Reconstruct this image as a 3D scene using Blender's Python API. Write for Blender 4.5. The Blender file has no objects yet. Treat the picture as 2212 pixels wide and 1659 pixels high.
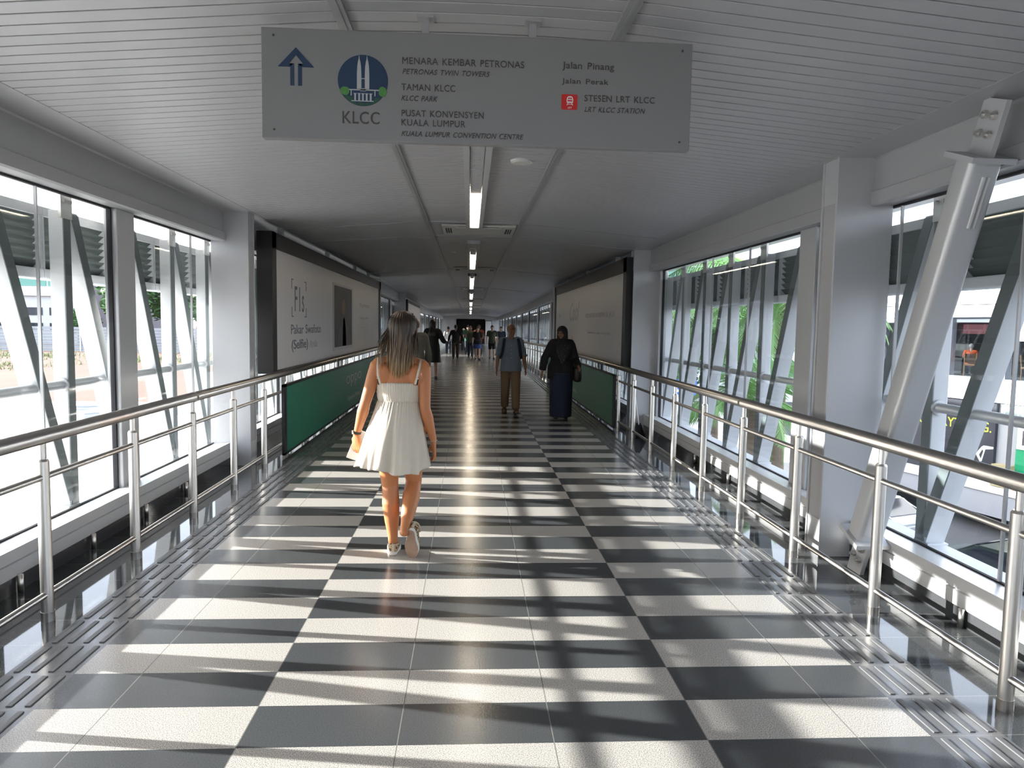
import bpy, bmesh, math, random
from mathutils import Vector, Matrix, Euler
from math import sin, cos, pi, radians as R
random.seed(7)
SC = bpy.context.scene
COL = SC.collection

# ------------------------------------------------------------------ camera
FPX, YAW, PITCH, ROLL, CX, CH = 1560.83, 0.0592934, 0.0814295, 0.0166741, -0.0425, 1.5956
cd = bpy.data.cameras.new('camera'); cam = bpy.data.objects.new('camera', cd); COL.objects.link(cam)
cd.sensor_width = 36; cd.sensor_fit = 'HORIZONTAL'; cd.lens = FPX * 36 / 2212; cd.clip_start = .05; cd.clip_end = 600
f = Vector((sin(YAW) * cos(PITCH), cos(YAW) * cos(PITCH), -sin(PITCH)))
r = Vector((cos(YAW), -sin(YAW), 0)); u = r.cross(f)
r2 = cos(ROLL) * r + sin(ROLL) * u; u2 = -sin(ROLL) * r + cos(ROLL) * u
m3 = Matrix((r2, u2, -f)).transposed()
cam.matrix_world = Matrix.Translation((CX, 0, CH)) @ m3.to_4x4()
SC.camera = cam

# ------------------------------------------------------------------ light
W = bpy.data.worlds.new('world'); SC.world = W; W.use_nodes = True
nt = W.node_tree; nt.nodes.clear()
sky = nt.nodes.new('ShaderNodeTexSky'); sky.sky_type = 'NISHITA'; sky.sun_disc = False
sky.sun_elevation = R(30); sky.sun_rotation = R(-80); sky.air_density = 1.0; sky.dust_density = 4.0; sky.ozone_density = 1
mixw = nt.nodes.new('ShaderNodeMixRGB'); mixw.inputs[0].default_value = .8; mixw.inputs[2].default_value = (2.0, 2.1, 2.36, 1)
bgn = nt.nodes.new('ShaderNodeBackground'); bgn.inputs[1].default_value = 1.45
won = nt.nodes.new('ShaderNodeOutputWorld')
nt.links.new(sky.outputs[0], mixw.inputs[1]); nt.links.new(mixw.outputs[0], bgn.inputs[0]); nt.links.new(bgn.outputs[0], won.inputs[0])
sl = bpy.data.lights.new('sun', 'SUN'); sun = bpy.data.objects.new('sun', sl); COL.objects.link(sun)
sl.energy = 19.5; sl.color = (1, .965, .90); sl.angle = R(.55)
SUN_TAN = .287
sd = Vector((1, -.15, -SUN_TAN)).normalized()
sun.rotation_euler = sd.to_track_quat('-Z', 'Y').to_euler(); sun.location = (-20, 5, 12)
SC.view_settings.view_transform = 'Standard'; SC.view_settings.look = 'None'
SC.view_settings.gamma = 1; SC.view_settings.exposure = 0.30
try: SC.view_settings.use_curve_mapping = False
except Exception: pass
cy = SC.cycles
cy.use_denoising = True; cy.max_bounces = 9; cy.diffuse_bounces = 6; cy.glossy_bounces = 4; cy.transparent_max_bounces = 20; cy.transmission_bounces = 4
cy.caustics_reflective = False; cy.caustics_refractive = False; cy.sample_clamp_indirect = 6

# ------------------------------------------------------------------ materials
def N(m, t, **kw):
    n = m.node_tree.nodes.new(t)
    for k, v in kw.items(): setattr(n, k, v)
    return n
def L(m, a, b): m.node_tree.links.new(a, b)
MATS = {}
def mat(name, col, rough=.5, metal=0., var=0., vscale=8., bump=0., bscale=60., spec=None, stretch=None, trans=0, sss=0):
    m = bpy.data.materials.new(name); m.use_nodes = True; b = m.node_tree.nodes['Principled BSDF']
    b.inputs['Base Color'].default_value = (*col, 1); b.inputs['Roughness'].default_value = rough; b.inputs['Metallic'].default_value = metal
    if spec is not None: b.inputs['Specular IOR Level'].default_value = spec
    if sss:
        b.inputs['Subsurface Weight'].default_value = sss; b.inputs['Subsurface Radius'].default_value = (.6, .25, .12); b.inputs['Subsurface Scale'].default_value = .012
    if var or bump:
        tc = N(m, 'ShaderNodeTexCoord'); mp = N(m, 'ShaderNodeMapping'); L(m, tc.outputs['Object'], mp.inputs[0])
        if stretch: mp.inputs['Scale'].default_value = stretch
        nz = N(m, 'ShaderNodeTexNoise'); nz.inputs['Scale'].default_value = vscale; nz.inputs['Detail'].default_value = 3; L(m, mp.outputs[0], nz.inputs['Vector'])
        if var:
            mx = N(m, 'ShaderNodeMixRGB'); mx.inputs[1].default_value = (*[max(0, c * (1 - var)) for c in col], 1); mx.inputs[2].default_value = (*[min(1, c * (1 + var)) for c in col], 1)
            L(m, nz.outputs['Fac'], mx.inputs[0]); L(m, mx.outputs[0], b.inputs['Base Color'])
        if bump:
            n2 = N(m, 'ShaderNodeTexNoise'); n2.inputs['Scale'].default_value = bscale; L(m, mp.outputs[0], n2.inputs['Vector'])
            bp = N(m, 'ShaderNodeBump'); bp.inputs['Strength'].default_value = bump; bp.inputs['Distance'].default_value = .01; L(m, n2.outputs['Fac'], bp.inputs['Height']); L(m, bp.outputs[0], b.inputs['Normal'])
    MATS[name] = m
    return m
def emis(name, col, s):
    m = bpy.data.materials.new(name); m.use_nodes = True; b = m.node_tree.nodes['Principled BSDF']
    b.inputs['Base Color'].default_value = (.8, .8, .8, 1); b.inputs['Emission Color'].default_value = (*col, 1); b.inputs['Emission Strength'].default_value = s
    return m
def glassmat(name, tint, refl=1.0):
    m = bpy.data.materials.new(name); m.use_nodes = True; t = m.node_tree; t.nodes.clear()
    o = N(m, 'ShaderNodeOutputMaterial'); mx = N(m, 'ShaderNodeMixShader'); tr = N(m, 'ShaderNodeBsdfTransparent'); gl = N(m, 'ShaderNodeBsdfGlossy')
    tr.inputs[0].default_value = (*tint, 1); gl.inputs['Roughness'].default_value = .01; gl.inputs[0].default_value = (.95, 1, 1, 1)
    ge = N(m, 'ShaderNodeNewGeometry'); dt = N(m, 'ShaderNodeVectorMath', operation='DOT_PRODUCT'); L(m, ge.outputs['Normal'], dt.inputs[0]); L(m, ge.outputs['Incoming'], dt.inputs[1])
    prev = dt.outputs['Value']
    for op, a, c in (('ABSOLUTE', None, None), ('SUBTRACT', 1., 1), ('POWER', 5., 0), ('MULTIPLY_ADD', .9 * refl, .06 * refl)):
        n = N(m, 'ShaderNodeMath', operation=op)
        if op == 'SUBTRACT': n.inputs[0].default_value = 1.; L(m, prev, n.inputs[1])
        else:
            L(m, prev, n.inputs[0])
            if a is not None: n.inputs[1].default_value = a
            if op == 'MULTIPLY_ADD': n.inputs[2].default_value = c
        prev = n.outputs[0]
    L(m, prev, mx.inputs[0]); L(m, tr.outputs[0], mx.inputs[1]); L(m, gl.outputs[0], mx.inputs[2]); L(m, mx.outputs[0], o.inputs[0])
    return m

def floor_material():
    m = bpy.data.materials.new('granite_floor'); m.use_nodes = True; b = m.node_tree.nodes['Principled BSDF']
    g = N(m, 'ShaderNodeNewGeometry'); sp = N(m, 'ShaderNodeSeparateXYZ'); L(m, g.outputs['Position'], sp.inputs[0])
    def M(op, a, bb=None, c=None):
        n = N(m, 'ShaderNodeMath', operation=op)
        for i, v in enumerate((a, bb, c)):
            if v is None: continue
            if isinstance(v, (int, float)): n.inputs[i].default_value = v
            else: L(m, v, n.inputs[i])
        return n.outputs[0]
    X, Y = sp.outputs[0], sp.outputs[1]
    ax = M('ABSOLUTE', X)
    yr = M('DIVIDE', M('SUBTRACT', Y, 4.4376), .3)
    row = M('MODULO', M('ADD', M('FLOOR', yr), 400), 2)            # 0/1
    band = M('GREATER_THAN', ax, .9)
    lt = M('MODULO', M('ADD', row, band), 2)                       # 1 = light
    # granite speckle
    nz = N(m, 'ShaderNodeTexNoise'); nz.inputs['Scale'].default_value = 260; nz.inputs['Detail'].default_value = 2; L(m, g.outputs['Position'], nz.inputs['Vector'])
    vo = N(m, 'ShaderNodeTexNoise'); vo.inputs['Scale'].default_value = 95; vo.inputs['Detail'].default_value = 1; L(m, g.outputs['Position'], vo.inputs['Vector'])
    cl = N(m, 'ShaderNodeValToRGB'); L(m, nz.outputs['Fac'], cl.inputs[0])
    cl.color_ramp.elements[0].position = .35; cl.color_ramp.elements[0].color = (.17, .16, .15, 1); cl.color_ramp.elements[1].position = .62; cl.color_ramp.elements[1].color = (.60, .575, .54, 1)
    cdk = N(m, 'ShaderNodeValToRGB'); L(m, nz.outputs['Fac'], cdk.inputs[0])
    cdk.color_ramp.elements[0].position = .3; cdk.color_ramp.elements[0].color = (.038, .042, .045, 1); cdk.color_ramp.elements[1].position = .74; cdk.color_ramp.elements[1].color = (.082, .087, .092, 1)
    e = cdk.color_ramp.elements.new(.8); e.color = (.2, .2, .2, 1)
    mx = N(m, 'ShaderNodeMixRGB'); L(m, lt, mx.inputs[0]); L(m, cdk.outputs[0], mx.inputs[1]); L(m, cl.outputs[0], mx.inputs[2])
    # tactile strip and polished edge zones
    tac = M('GREATER_THAN', ax, 1.8)
    tm = N(m, 'ShaderNodeMixRGB'); L(m, tac, tm.inputs[0]); L(m, mx.outputs[0], tm.inputs[1]); tm.inputs[2].default_value = (.11, .112, .118, 1)
    pol = M('GREATER_THAN', ax, 2.1)
    pm = N(m, 'ShaderNodeMixRGB'); L(m, pol, pm.inputs[0]); L(m, tm.outputs[0], pm.inputs[1]); L(m, cdk.outputs[0], pm.inputs[2])
    # joints along the corridor every 0.6 m from +-0.3, across every 0.3 m
    jx = M('ABSOLUTE', M('SUBTRACT', M('FRACT', M('DIVIDE', M('ADD', X, 60.3), .6)), .5))
    jl = M('GREATER_THAN', jx, .4965)
    jy = M('ABSOLUTE', M('SUBTRACT', M('FRACT', yr), .5))
    jr = M('GREATER_THAN', jy, .494)
    jr = M('MULTIPLY', jr, tac)
    jt = M('MAXIMUM', M('MULTIPLY', jl, M('LESS_THAN', ax, 1.75)), jr)
    jm = N(m, 'ShaderNodeMixRGB'); L(m, jt, jm.inputs[0]); L(m, pm.outputs[0], jm.inputs[1]); jm.inputs[2].default_value = (.17, .165, .155, 1)
    L(m, jm.outputs[0], b.inputs['Base Color'])
    n3 = N(m, 'ShaderNodeTexNoise'); n3.inputs['Scale'].default_value = 2.5; n3.inputs['Detail'].default_value = 5; L(m, g.outputs['Position'], n3.inputs['Vector'])
    ro = M('MULTIPLY_ADD', n3.outputs['Fac'], .12, .15)
    ro = M('ADD', M('MULTIPLY', ro, M('SUBTRACT', 1, pol)), M('MULTIPLY', pol, .04))
    L(m, ro, b.inputs['Roughness'])
    b.inputs['Specular IOR Level'].default_value = .5
    bp = N(m, 'ShaderNodeBump'); bp.inputs['Strength'].default_value = .12; bp.inputs['Distance'].default_value = .002
    hh = M('MULTIPLY', vo.outputs['Fac'], M('SUBTRACT', 1, pol)); L(m, hh, bp.inputs['Height']); L(m, bp.outputs[0], b.inputs['Normal'])
    return m

M_floor = floor_material()
M_tact = mat('tactile_stone', (.11, .112, .118), .42, var=.1, vscale=4)
M_ceil = mat('silver_slat_paint', (.46, .462, .48), .42, .25, var=.03, vscale=3)
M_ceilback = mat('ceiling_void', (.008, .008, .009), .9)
M_trim = mat('ceiling_trim_metal', (.40, .405, .415), .38, .4)
M_alu = mat('aluminium_panel', (.56, .57, .585), .38, .3, var=.03, vscale=2)
M_beam = mat('steel_beam_paint', (.46, .465, .48), .4, .25, var=.04, vscale=2)
M_col = mat('column_paint', (.54, .55, .57), .38, .25, var=.03, vscale=3)
M_sill = mat('sill_aluminium', (.62, .62, .625), .36, .2)
M_gask = mat('black_gasket', (.012, .012, .016), .6)
M_plinth = mat('dark_granite_plinth', (.052, .054, .058), .12, var=.5, vscale=220)
M_steel = mat('brushed_stainless', (.44, .42, .40), .30, 1., var=.06, vscale=14, stretch=(1, .05, 1), bump=.04, bscale=300)
M_steel2 = mat('post_stainless', (.60, .585, .56), .32, 1., bump=.05, bscale=260, stretch=(1, 1, .05))
M_white = mat('white_exterior_paint', (.66, .68, .70), .55)
M_truss = mat('truss_paint', (.66, .68, .70), .45)
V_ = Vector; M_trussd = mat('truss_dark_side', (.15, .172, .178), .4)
M_louv = mat('louver_paint', (.115, .138, .132), .55)
M_soff = mat('soffit_panel', (.78, .76, .74), .6)
M_glass = glassmat('window_glass', (.955, .970, .975), .5)
M_black = mat('black_frame', (.010, .010, .012), .45)
M_sign = mat('sign_grey', (.22, .22, .226), .5, var=.02, vscale=30)
M_ink = mat('sign_lettering', (.055, .053, .055), .6)
M_navy = mat('sign_navy', (.009, .032, .082), .5)
M_logow = mat('logo_grey_white', (.42, .44, .45), .5)
M_logog = mat('logo_leaf_green', (.07, .23, .055), .5, var=.3, vscale=60)
M_logod = mat('logo_dark_green', (.015, .075, .045), .5, var=.4, vscale=60)
M_red = mat('sign_red', (.55, .02, .018), .5)
M_wht = mat('white_print', (.75, .75, .75), .5)
M_canvas = mat('billboard_canvas', (.62, .60, .60), .32, var=.02, vscale=2)
M_green = mat('green_panel_print', (.012, .165, .10), .38, var=.08, vscale=1.5)
M_lamp = emis('lamp_diffuser', (1, .84, .62), 15)
M_tray = mat('lamp_tray', (.52, .53, .55), .45, .3)
M_acw = mat('ac_plastic', (.60, .59, .55), .5)
M_dark = mat('dark_slot', (.015, .015, .017), .7)
M_plast = mat('white_plastic', (.7, .7, .68), .45)
M_conc = mat('pale_concrete', (.62, .60, .56), .85, var=.08, vscale=.6)
M_soil = mat('reddish_soil', (.125, .074, .052), .95, var=.25, vscale=.4)
M_grassm = mat('grass_blades', (.17, .20, .085), .8, var=.4, vscale=3)
M_hoard = mat('hoarding_sheet', (.30, .325, .35), .6)
M_fac = mat('white_facade', (.76, .78, .82), .4)
M_facg = mat('grey_facade', (.30, .32, .34), .6)
M_bglass = mat('dark_window_glass', (.015, .02, .03), .08)
M_gglass = mat('green_window_glass', (.12, .30, .25), .1)
M_leaf = mat('tree_leaf', (.055, .135, .035), .6, var=.5, vscale=1.5)
M_palm = mat('palm_frond', (.15, .31, .085), .45, var=.35, vscale=2)
M_trunk = mat('bark', (.16, .12, .085), .9, var=.3, vscale=6, bump=.5, bscale=20)
M_asph = mat('asphalt', (.055, .056, .06), .85, var=.2, vscale=2)
M_skin = mat('tanned_skin', (.50, .195, .078), .48, var=.06, vscale=9, sss=.25)
M_skinb = mat('brown_skin', (.30, .15, .085), .45, var=.06, vscale=9, sss=.15)
M_skinl = mat('light_skin', (.52, .33, .24), .5, sss=.15)
M_skind = mat('dark_skin', (.12, .06, .04), .45)

# ------------------------------------------------------------------ geometry helpers
class MB:
    def __init__(s): s.bm = bmesh.new()
    def box(s, x0, x1, y0, y1, z0, z1, bev=0., mtx=None):
        c = Vector(((x0 + x1) / 2, (y0 + y1) / 2, (z0 + z1) / 2))
        g = bmesh.ops.create_cube(s.bm, size=1)['verts']
        for v in g: v.co = Vector((v.co.x * (x1 - x0), v.co.y * (y1 - y0), v.co.z * (z1 - z0))) + c
        if bev:
            es = list({e for v in g for e in v.link_edges})
            res = bmesh.ops.bevel(s.bm, geom=es, offset=bev, segments=2, affect='EDGES', profile=.6)
            g = list({v for fa in res['faces'] for v in fa.verts} | {v for v in g if v.is_valid})
        if mtx is not None:
            for v in g: v.co = mtx @ v.co
        return s
    def tube(s, pts, rad, seg=12, ref=None, cap=True, rnd=0.):
        pts = [Vector(p) for p in pts]; n = len(pts)
        rad = [(q, q) if isinstance(q, (int, float)) else q for q in (rad if isinstance(rad, (list, tuple)) and len(rad) == n and not (n == 2 and isinstance(rad, tuple)) else [rad] * n)]
        if rnd:
            t0 = (pts[0] - pts[1]).normalized(); t1 = (pts[-1] - pts[-2]).normalized()
            a0, b0 = rad[0]; a1, b1 = rad[-1]
            pts = [pts[0] + t0 * min(a0, b0) * .8 * rnd, pts[0] + t0 * min(a0, b0) * .5 * rnd] + pts + [pts[-1] + t1 * min(a1, b1) * .5 * rnd, pts[-1] + t1 * min(a1, b1) * .8 * rnd]
            rad = [(a0 * .35, b0 * .35), (a0 * .78, b0 * .78)] + rad + [(a1 * .78, b1 * .78), (a1 * .35, b1 * .35)]
            n = len(pts)
        rings = []
        prev = None
        for i, p in enumerate(pts):
            t = (pts[min(i + 1, n - 1)] - pts[max(i - 1, 0)]).normalized()
            rf = Vector(ref) if ref is not None else (prev if prev is not None else (Vector((1, 0, 0)) if abs(t.x) < .9 else Vector((0, 1, 0))))
            a = (rf - t * rf.dot(t))
            if a.length < 1e-5: a = t.orthogonal()
            a.normalize(); b = t.cross(a); prev = a
            ra, rb = rad[i]
            rings.append([s.bm.verts.new(p + a * (ra * cos(2 * pi * k / seg)) + b * (rb * sin(2 * pi * k / seg))) for k in range(seg)])
        for i in range(n - 1):
            A, B = rings[i], rings[i + 1]
            for k in range(seg): s.bm.faces.new((A[k], A[(k + 1) % seg], B[(k + 1) % seg], B[k]))
        if cap:
            s.bm.faces.new(rings[0][::-1]); s.bm.faces.new(rings[-1])
        return s
    def cyl(s, p0, p1, r, seg=16): return s.tube([p0, p1], [(r, r), (r, r)], seg)
    def ell(s, c, rr, rot=None, seg=16, rings=10):
        g = bmesh.ops.create_uvsphere(s.bm, u_segments=seg, v_segments=rings, radius=1)['verts']
        M_ = rot.to_matrix() if isinstance(rot, Euler) else (rot or Matrix.Identity(3))
        for v in g: v.co = M_ @ Vector((v.co.x * rr[0], v.co.y * rr[1], v.co.z * rr[2])) + Vector(c)
        return s
    def prism(s, poly, d):
        d = Vector(d); a = [s.bm.verts.new(Vector(p)) for p in poly]; b = [s.bm.verts.new(Vector(p) + d) for p in poly]; n = len(poly)
        s.bm.faces.new(a[::-1]); s.bm.faces.new(b)
        for k in range(n): s.bm.faces.new((a[k], a[(k + 1) % n], b[(k + 1) % n], b[k]))
        return s
    def quad(s, *p):
        s.bm.faces.new([s.bm.verts.new(Vector(q)) for q in p]); return s
    def grid(s, rows, closed=True):
        vs = [[s.bm.verts.new(Vector(p)) for p in row] for row in rows]
        for i in range(len(vs) - 1):
            n = len(vs[i])
            for k in range(n if closed else n - 1): s.bm.faces.new((vs[i][k], vs[i][(k + 1) % n], vs[i + 1][(k + 1) % n], vs[i + 1][k]))
        return s
    def xf(s, m):
        for v in s.bm.verts: v.co = m @ v.co
        return s
    def mesh(s, name, m=None, smooth=False):
        bmesh.ops.recalc_face_normals(s.bm, faces=s.bm.faces[:])
        me = bpy.data.meshes.new(name); s.bm.to_mesh(me); s.bm.free()
        if m is not None: me.materials.append(m)
        if smooth:
            for p in me.polygons: p.use_smooth = True
        return me
    def build(s, name, m, parent=None, smooth=False, world=True, **kw):
        if parent is not None and world:
            off = Vector(parent.location)
            q = parent.parent
            while q is not None: off += Vector(q.location); q = q.parent
            for v in s.bm.verts: v.co -= off
        me = s.mesh(name, m, smooth)
        return link(name, me, parent, **kw)
def link(name, me, parent=None, **kw):
    o = bpy.data.objects.new(name, me); COL.objects.link(o)
    if parent is not None: o.parent = parent
    if kw: tag(o, **kw)
    return o
def smooth_edges(o, ang=35):
    me = o.data
    for p in me.polygons: p.use_smooth = True
    try: me.set_sharp_from_angle(angle=R(ang))
    except Exception: pass
    return o
def tag(o, label=None, cat=None, group=None, kind=None):
    if label: o['label'] = label
    if cat: o['category'] = cat
    if group: o['group'] = group
    if kind: o['kind'] = kind
    return o
def empty(name, loc=(0, 0, 0), label=None, cat=None, group=None, rz=0):
    o = bpy.data.objects.new(name, None); COL.objects.link(o); o.location = loc; o.rotation_euler = (0, 0, rz); o.empty_display_size = .1
    return tag(o, label, cat, group)
KIDS = {}
def copy_tree(o, parent=None):
    c = o.copy(); COL.objects.link(c); c.parent = parent
    for ch in [x for x in bpy.data.objects if x.parent == o and x != c]: copy_tree(ch, c)
    return c
def remesh(mb, voxel, it=3, fac=.5):
    """one continuous skin over overlapping limbs"""
    me = mb.mesh('tmp'); o = bpy.data.objects.new('tmp', me); COL.objects.link(o)
    md = o.modifiers.new('r', 'REMESH'); md.mode = 'VOXEL'; md.voxel_size = voxel; md.use_smooth_shade = True
    if it:
        sm = o.modifiers.new('s', 'SMOOTH'); sm.iterations = it; sm.factor = fac
    dg = bpy.context.evaluated_depsgraph_get(); dg.update()
    out = bpy.data.meshes.new_from_object(o.evaluated_get(dg))
    bpy.data.objects.remove(o); bpy.data.meshes.remove(me)
    for p in out.polygons: p.use_smooth = True
    return out
def remeshed(name, mb, voxel, m, parent, it=3, loc=None, **kw):
    if loc is not None: mb.xf(Matrix.Translation(-Vector(loc)))
    me = remesh(mb, voxel, it); me.name = name; me.materials.clear(); me.materials.append(m)
    return link(name, me, parent, **kw)
TXT = {}
def text_mesh(s, shear=0., spacing=1.0, word=1.0, offset=0.):
    cu = bpy.data.curves.new('t', 'FONT'); cu.body = s; cu.shear = shear; cu.space_character = spacing; cu.space_word = word; cu.resolution_u = 4; cu.extrude = .012; cu.offset = offset
    o = bpy.data.objects.new('t', cu); COL.objects.link(o)
    dg = bpy.context.evaluated_depsgraph_get(); dg.update()
    me = bpy.data.meshes.new_from_object(o.evaluated_get(dg)); bpy.data.objects.remove(o); bpy.data.curves.remove(cu)
    return me
def lettering(s, org, ux, uy, w, h, m, parent, shear=0., spacing=1.0, word=1.0, depth=.002, name='lettering', offset=0., capline=None):
    """text whose ink box starts at org (lower left), running along ux, w wide and h high"""
    me = text_mesh(s, shear, spacing, word, offset); ux = Vector(ux); uy = Vector(uy); nn = ux.cross(uy)
    xs = [v.co.x for v in me.vertices]; ys = [v.co.y for v in me.vertices]
    x0, x1 = min(xs), max(xs); y0, y1 = (min(ys), max(ys)) if capline is None else capline
    po = Vector((0, 0, 0)); q = parent
    while q is not None: po += Vector(q.location); q = q.parent
    org = Vector(org) - po
    for v in me.vertices:
        v.co = org + ux * ((v.co.x - x0) / (x1 - x0) * w) + uy * ((v.co.y - y0) / (y1 - y0) * h) + nn * (depth if v.co.z > 0 else -.0005)
    me.materials.append(m)
    return link(name, me, parent)
def nth(k): return ['first', 'second', 'third', 'fourth', 'fifth', 'sixth', 'seventh', 'eighth', 'ninth', 'tenth', 'eleventh', 'twelfth', 'thirteenth', 'fourteenth', 'fifteenth', 'sixteenth'][k]
SIDES = ((-1, 'left'), (1, 'right'))
YB, YE = -7.0, 72.0

# ------------------------------------------------------------------ the setting: bridge deck, side walls, ceiling, roof
b = MB(); b.box(-2.66, 2.66, YB, YE, -.25, 0); b.build('floor', M_floor, kind='structure')
for s, side in SIDES:
    b = MB()                                                        # ribbed tactile strip laid in the floor
    yy = 4.4376 - .3 * 38
    while yy < 40:
        for k in range(4):
            xc = s * (1.8375 + .075 * k)
            b.box(xc - .0125, xc + .0125, yy + .02, yy + .28, -.004, .005, bev=.003 if yy < 9 else 0)
        yy += .3
    b.build('floor_ribs_' + side, M_tact, kind='structure')
    # dark plinth
    b = MB(); b.box(*sorted((s * 2.655, s * 2.84)), YB, YE, 0, .10); b.build('baseboard_' + side, M_plinth, kind='structure')
    # sill of two aluminium boxes with a groove between, and the black gasket
    b = MB()
    prof = [(2.648, .098), (2.648, .180), (2.66, .184), (2.66, .188), (2.648, .192), (2.648, .262), (2.845, .240), (2.845, .098)]
    b.prism([(s * x, YB, z) for x, z in prof], (0, YE - YB, 0)); b.build('trim_sill_' + side, M_sill, kind='structure')
    b = MB(); b.box(*sorted((s * 2.842, s * 2.862)), YB, YE, .235, .250); b.build('trim_gasket_' + side, M_gask, kind='structure')
    # header beam: flange underside, web, lower trim and light soffit above the glass
    b = MB()
    prof = [(2.40, 2.775), (2.40, 2.762), (2.675, 2.762), (2.69, 2.752), (2.69, 2.545), (2.668, 2.535), (2.668, 2.450), (2.685, 2.440), (2.86, 2.455), (2.90, 2.60), (2.90, 2.775)]
    b.prism([(s * x, YB, z) for x, z in prof], (0, YE - YB, 0)); b.build('wall_' + side, M_beam, kind='structure')
    b = MB(); b.box(*sorted((s * 2.838, s * 2.866)), YB, YE, 2.438, 2.456); b.build('trim_head_gasket_' + side, M_gask, kind='structure')
    # ledge outside the glass
    b = MB(); b.box(*sorted((s * 2.87, s * 3.065)), YB, YE, .10, .215); b.build('trim_ledge_' + side, M_white, kind='structure')
    b = MB(); b.box(*sorted((s * 2.66, s * 3.065)), YB, YE, -1.1, -.02); b.build('trim_deck_edge_' + side, M_white, kind='structure')
    # eaves outside
    b = MB(); b.box(*sorted((s * 2.91, s * 4.25)), YB, YE, 2.80, 2.86); b.build('roof_eave_' + side, M_soff, kind='structure')

# glazing bays with mullions, panes and joints
MULL = [1.13 + 4.9 * k - 4.9 for k in range(0, 16)]
wn = 0
for s, side in SIDES:
    for k, ym in enumerate(MULL):
        if ym > YE: break
        b = MB(); b.box(*sorted((s * 2.80, s * 2.90)), ym - .15, ym + .15, .235, 2.45, bev=.006)
        o = b.build('trim_mullion_%s_%d' % (side, k + 1), M_alu, kind='structure')
        y0, y1 = ym + .15, min(ym + 4.75, YE)
        wn += 1
        w = empty('window_%d' % wn, (s * 2.85, (y0 + y1) / 2, .25)); w['kind'] = 'structure'
        MB().box(*sorted((s * 2.846, s * 2.858)), y0 + .02, y1 - .02, .25, 2.44).build('glass_pane', M_glass, w)
        b = MB()
        for ya in (y0, y1 - .022): b.box(*sorted((s * 2.836, s * 2.868)), ya, ya + .022, .24, 2.445)
        b.build('window_frame', M_gask, w)
        ys = [5.01] if k == 1 and s < 0 else None
        for yj in [y0 + (y1 - y0) * q for q in ((.27, .52, .76) if s > 0 else (.29, .79))]:
            MB().box(*sorted((s * 2.842, s * 2.861)), yj - .006, yj + .006, .25, 2.44).build('glass_joint', M_alu, w)

# ceiling of cross slats, shallow vault with two lengthwise trims
def cz(x):
    x = abs(x)
    return 2.915 + .012 * (1 - (x / .61) ** 2) if x < .61 else 2.915 - (x - .61) * (2.915 - 2.762) / (2.43 - .61)
b = MB(); P_ = .1049; W_ = .0935
yy = 3.972 - P_ * 84
xs_r = [.61, 1.2, 1.8, 2.43]; xs_c = [-.61, -.3, 0, .3, .61]
while yy < YE:
    for xs in ([-x for x in xs_r[::-1]], xs_c, xs_r):
        lo0 = [(x, yy, cz(x) + .002) for x in xs]; lo = [(x, yy + .0015, cz(x)) for x in xs]; hi = [(x, yy + W_ - .0015, cz(x)) for x in xs]; hi0 = [(x, yy + W_, cz(x) + .002) for x in xs]
        up0 = [(x, yy, cz(x) + .02) for x in xs]; up1 = [(x, yy + W_, cz(x) + .02) for x in xs]
        b.grid([up0, lo0, lo, hi, hi0, up1], closed=False)
    yy += P_
b.build('ceiling', M_ceil, kind='structure')
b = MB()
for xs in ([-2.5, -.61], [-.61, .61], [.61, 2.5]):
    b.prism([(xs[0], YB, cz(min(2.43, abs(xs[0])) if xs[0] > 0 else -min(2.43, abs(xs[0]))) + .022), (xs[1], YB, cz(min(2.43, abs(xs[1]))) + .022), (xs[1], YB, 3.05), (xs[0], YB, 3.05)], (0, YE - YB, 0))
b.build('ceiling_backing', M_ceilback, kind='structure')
for i, s in enumerate((-1, 1)):
    b = MB(); b.box(s * .61 - .028, s * .61 + .028, YB, YE, 2.897, 2.93); b.box(s * .61 - .008, s * .61 + .008, YB, YE, 2.893, 2.90); b.build('trim_ceiling_%d' % (i + 1), M_trim, kind='structure')
for i, ya in enumerate((9.52, 10.98, 17.4, 25.4)):
    for s in (-1, 0, 1):
        b = MB()
        if s == 0: b.box(-.58, .58, ya - .012, ya + .012, 2.903, 2.93)
        else: b.prism([(s * .64, ya - .012, cz(.64) - .006), (s * 2.40, ya - .012, cz(2.40) - .006), (s * 2.40, ya - .012, cz(2.40) + .01), (s * .64, ya - .012, cz(.64) + .01)], (0, .024, 0))
        b.build('trim_cross_joint_%d' % (i * 3 + s + 2), M_trim, kind='structure')
b = MB(); b.box(-4.25, 4.25, YB, YE, 3.06, 3.22); b.build('roof', M_white, kind='structure')
# ends of the bridge
b = MB(); b.box(-3, 3, YB - .2, YB, -.2, 3.1); b.build('wall_back', M_alu, kind='structure')
b = MB(); b.box(-2.9, -1.28, YE, YE + .3, 0, 3.05); b.box(1.34, 2.9, YE, YE + .3, 0, 3.05); b.box(-1.28, 1.34, YE, YE + .3, 2.42, 3.05)
b.build('wall_far', M_beam, kind='structure')
b = MB(); b.box(-1.28, 1.34, YE + 3.0, YE + 3.2, 0, 2.5); b.box(-1.4, -1.28, YE, YE + 3, 0, 2.5); b.box(1.34, 1.46, YE, YE + 3, 0, 2.5); b.box(-1.28, 1.34, YE, YE + 3.2, 2.42, 2.5)
b.build('wall_far_recess', M_black, kind='structure')
b = MB(); b.box(-1.28, 1.34, YE, YE + 3.2, -.2, -.005); b.build('floor_far', M_tact, kind='structure')

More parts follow.
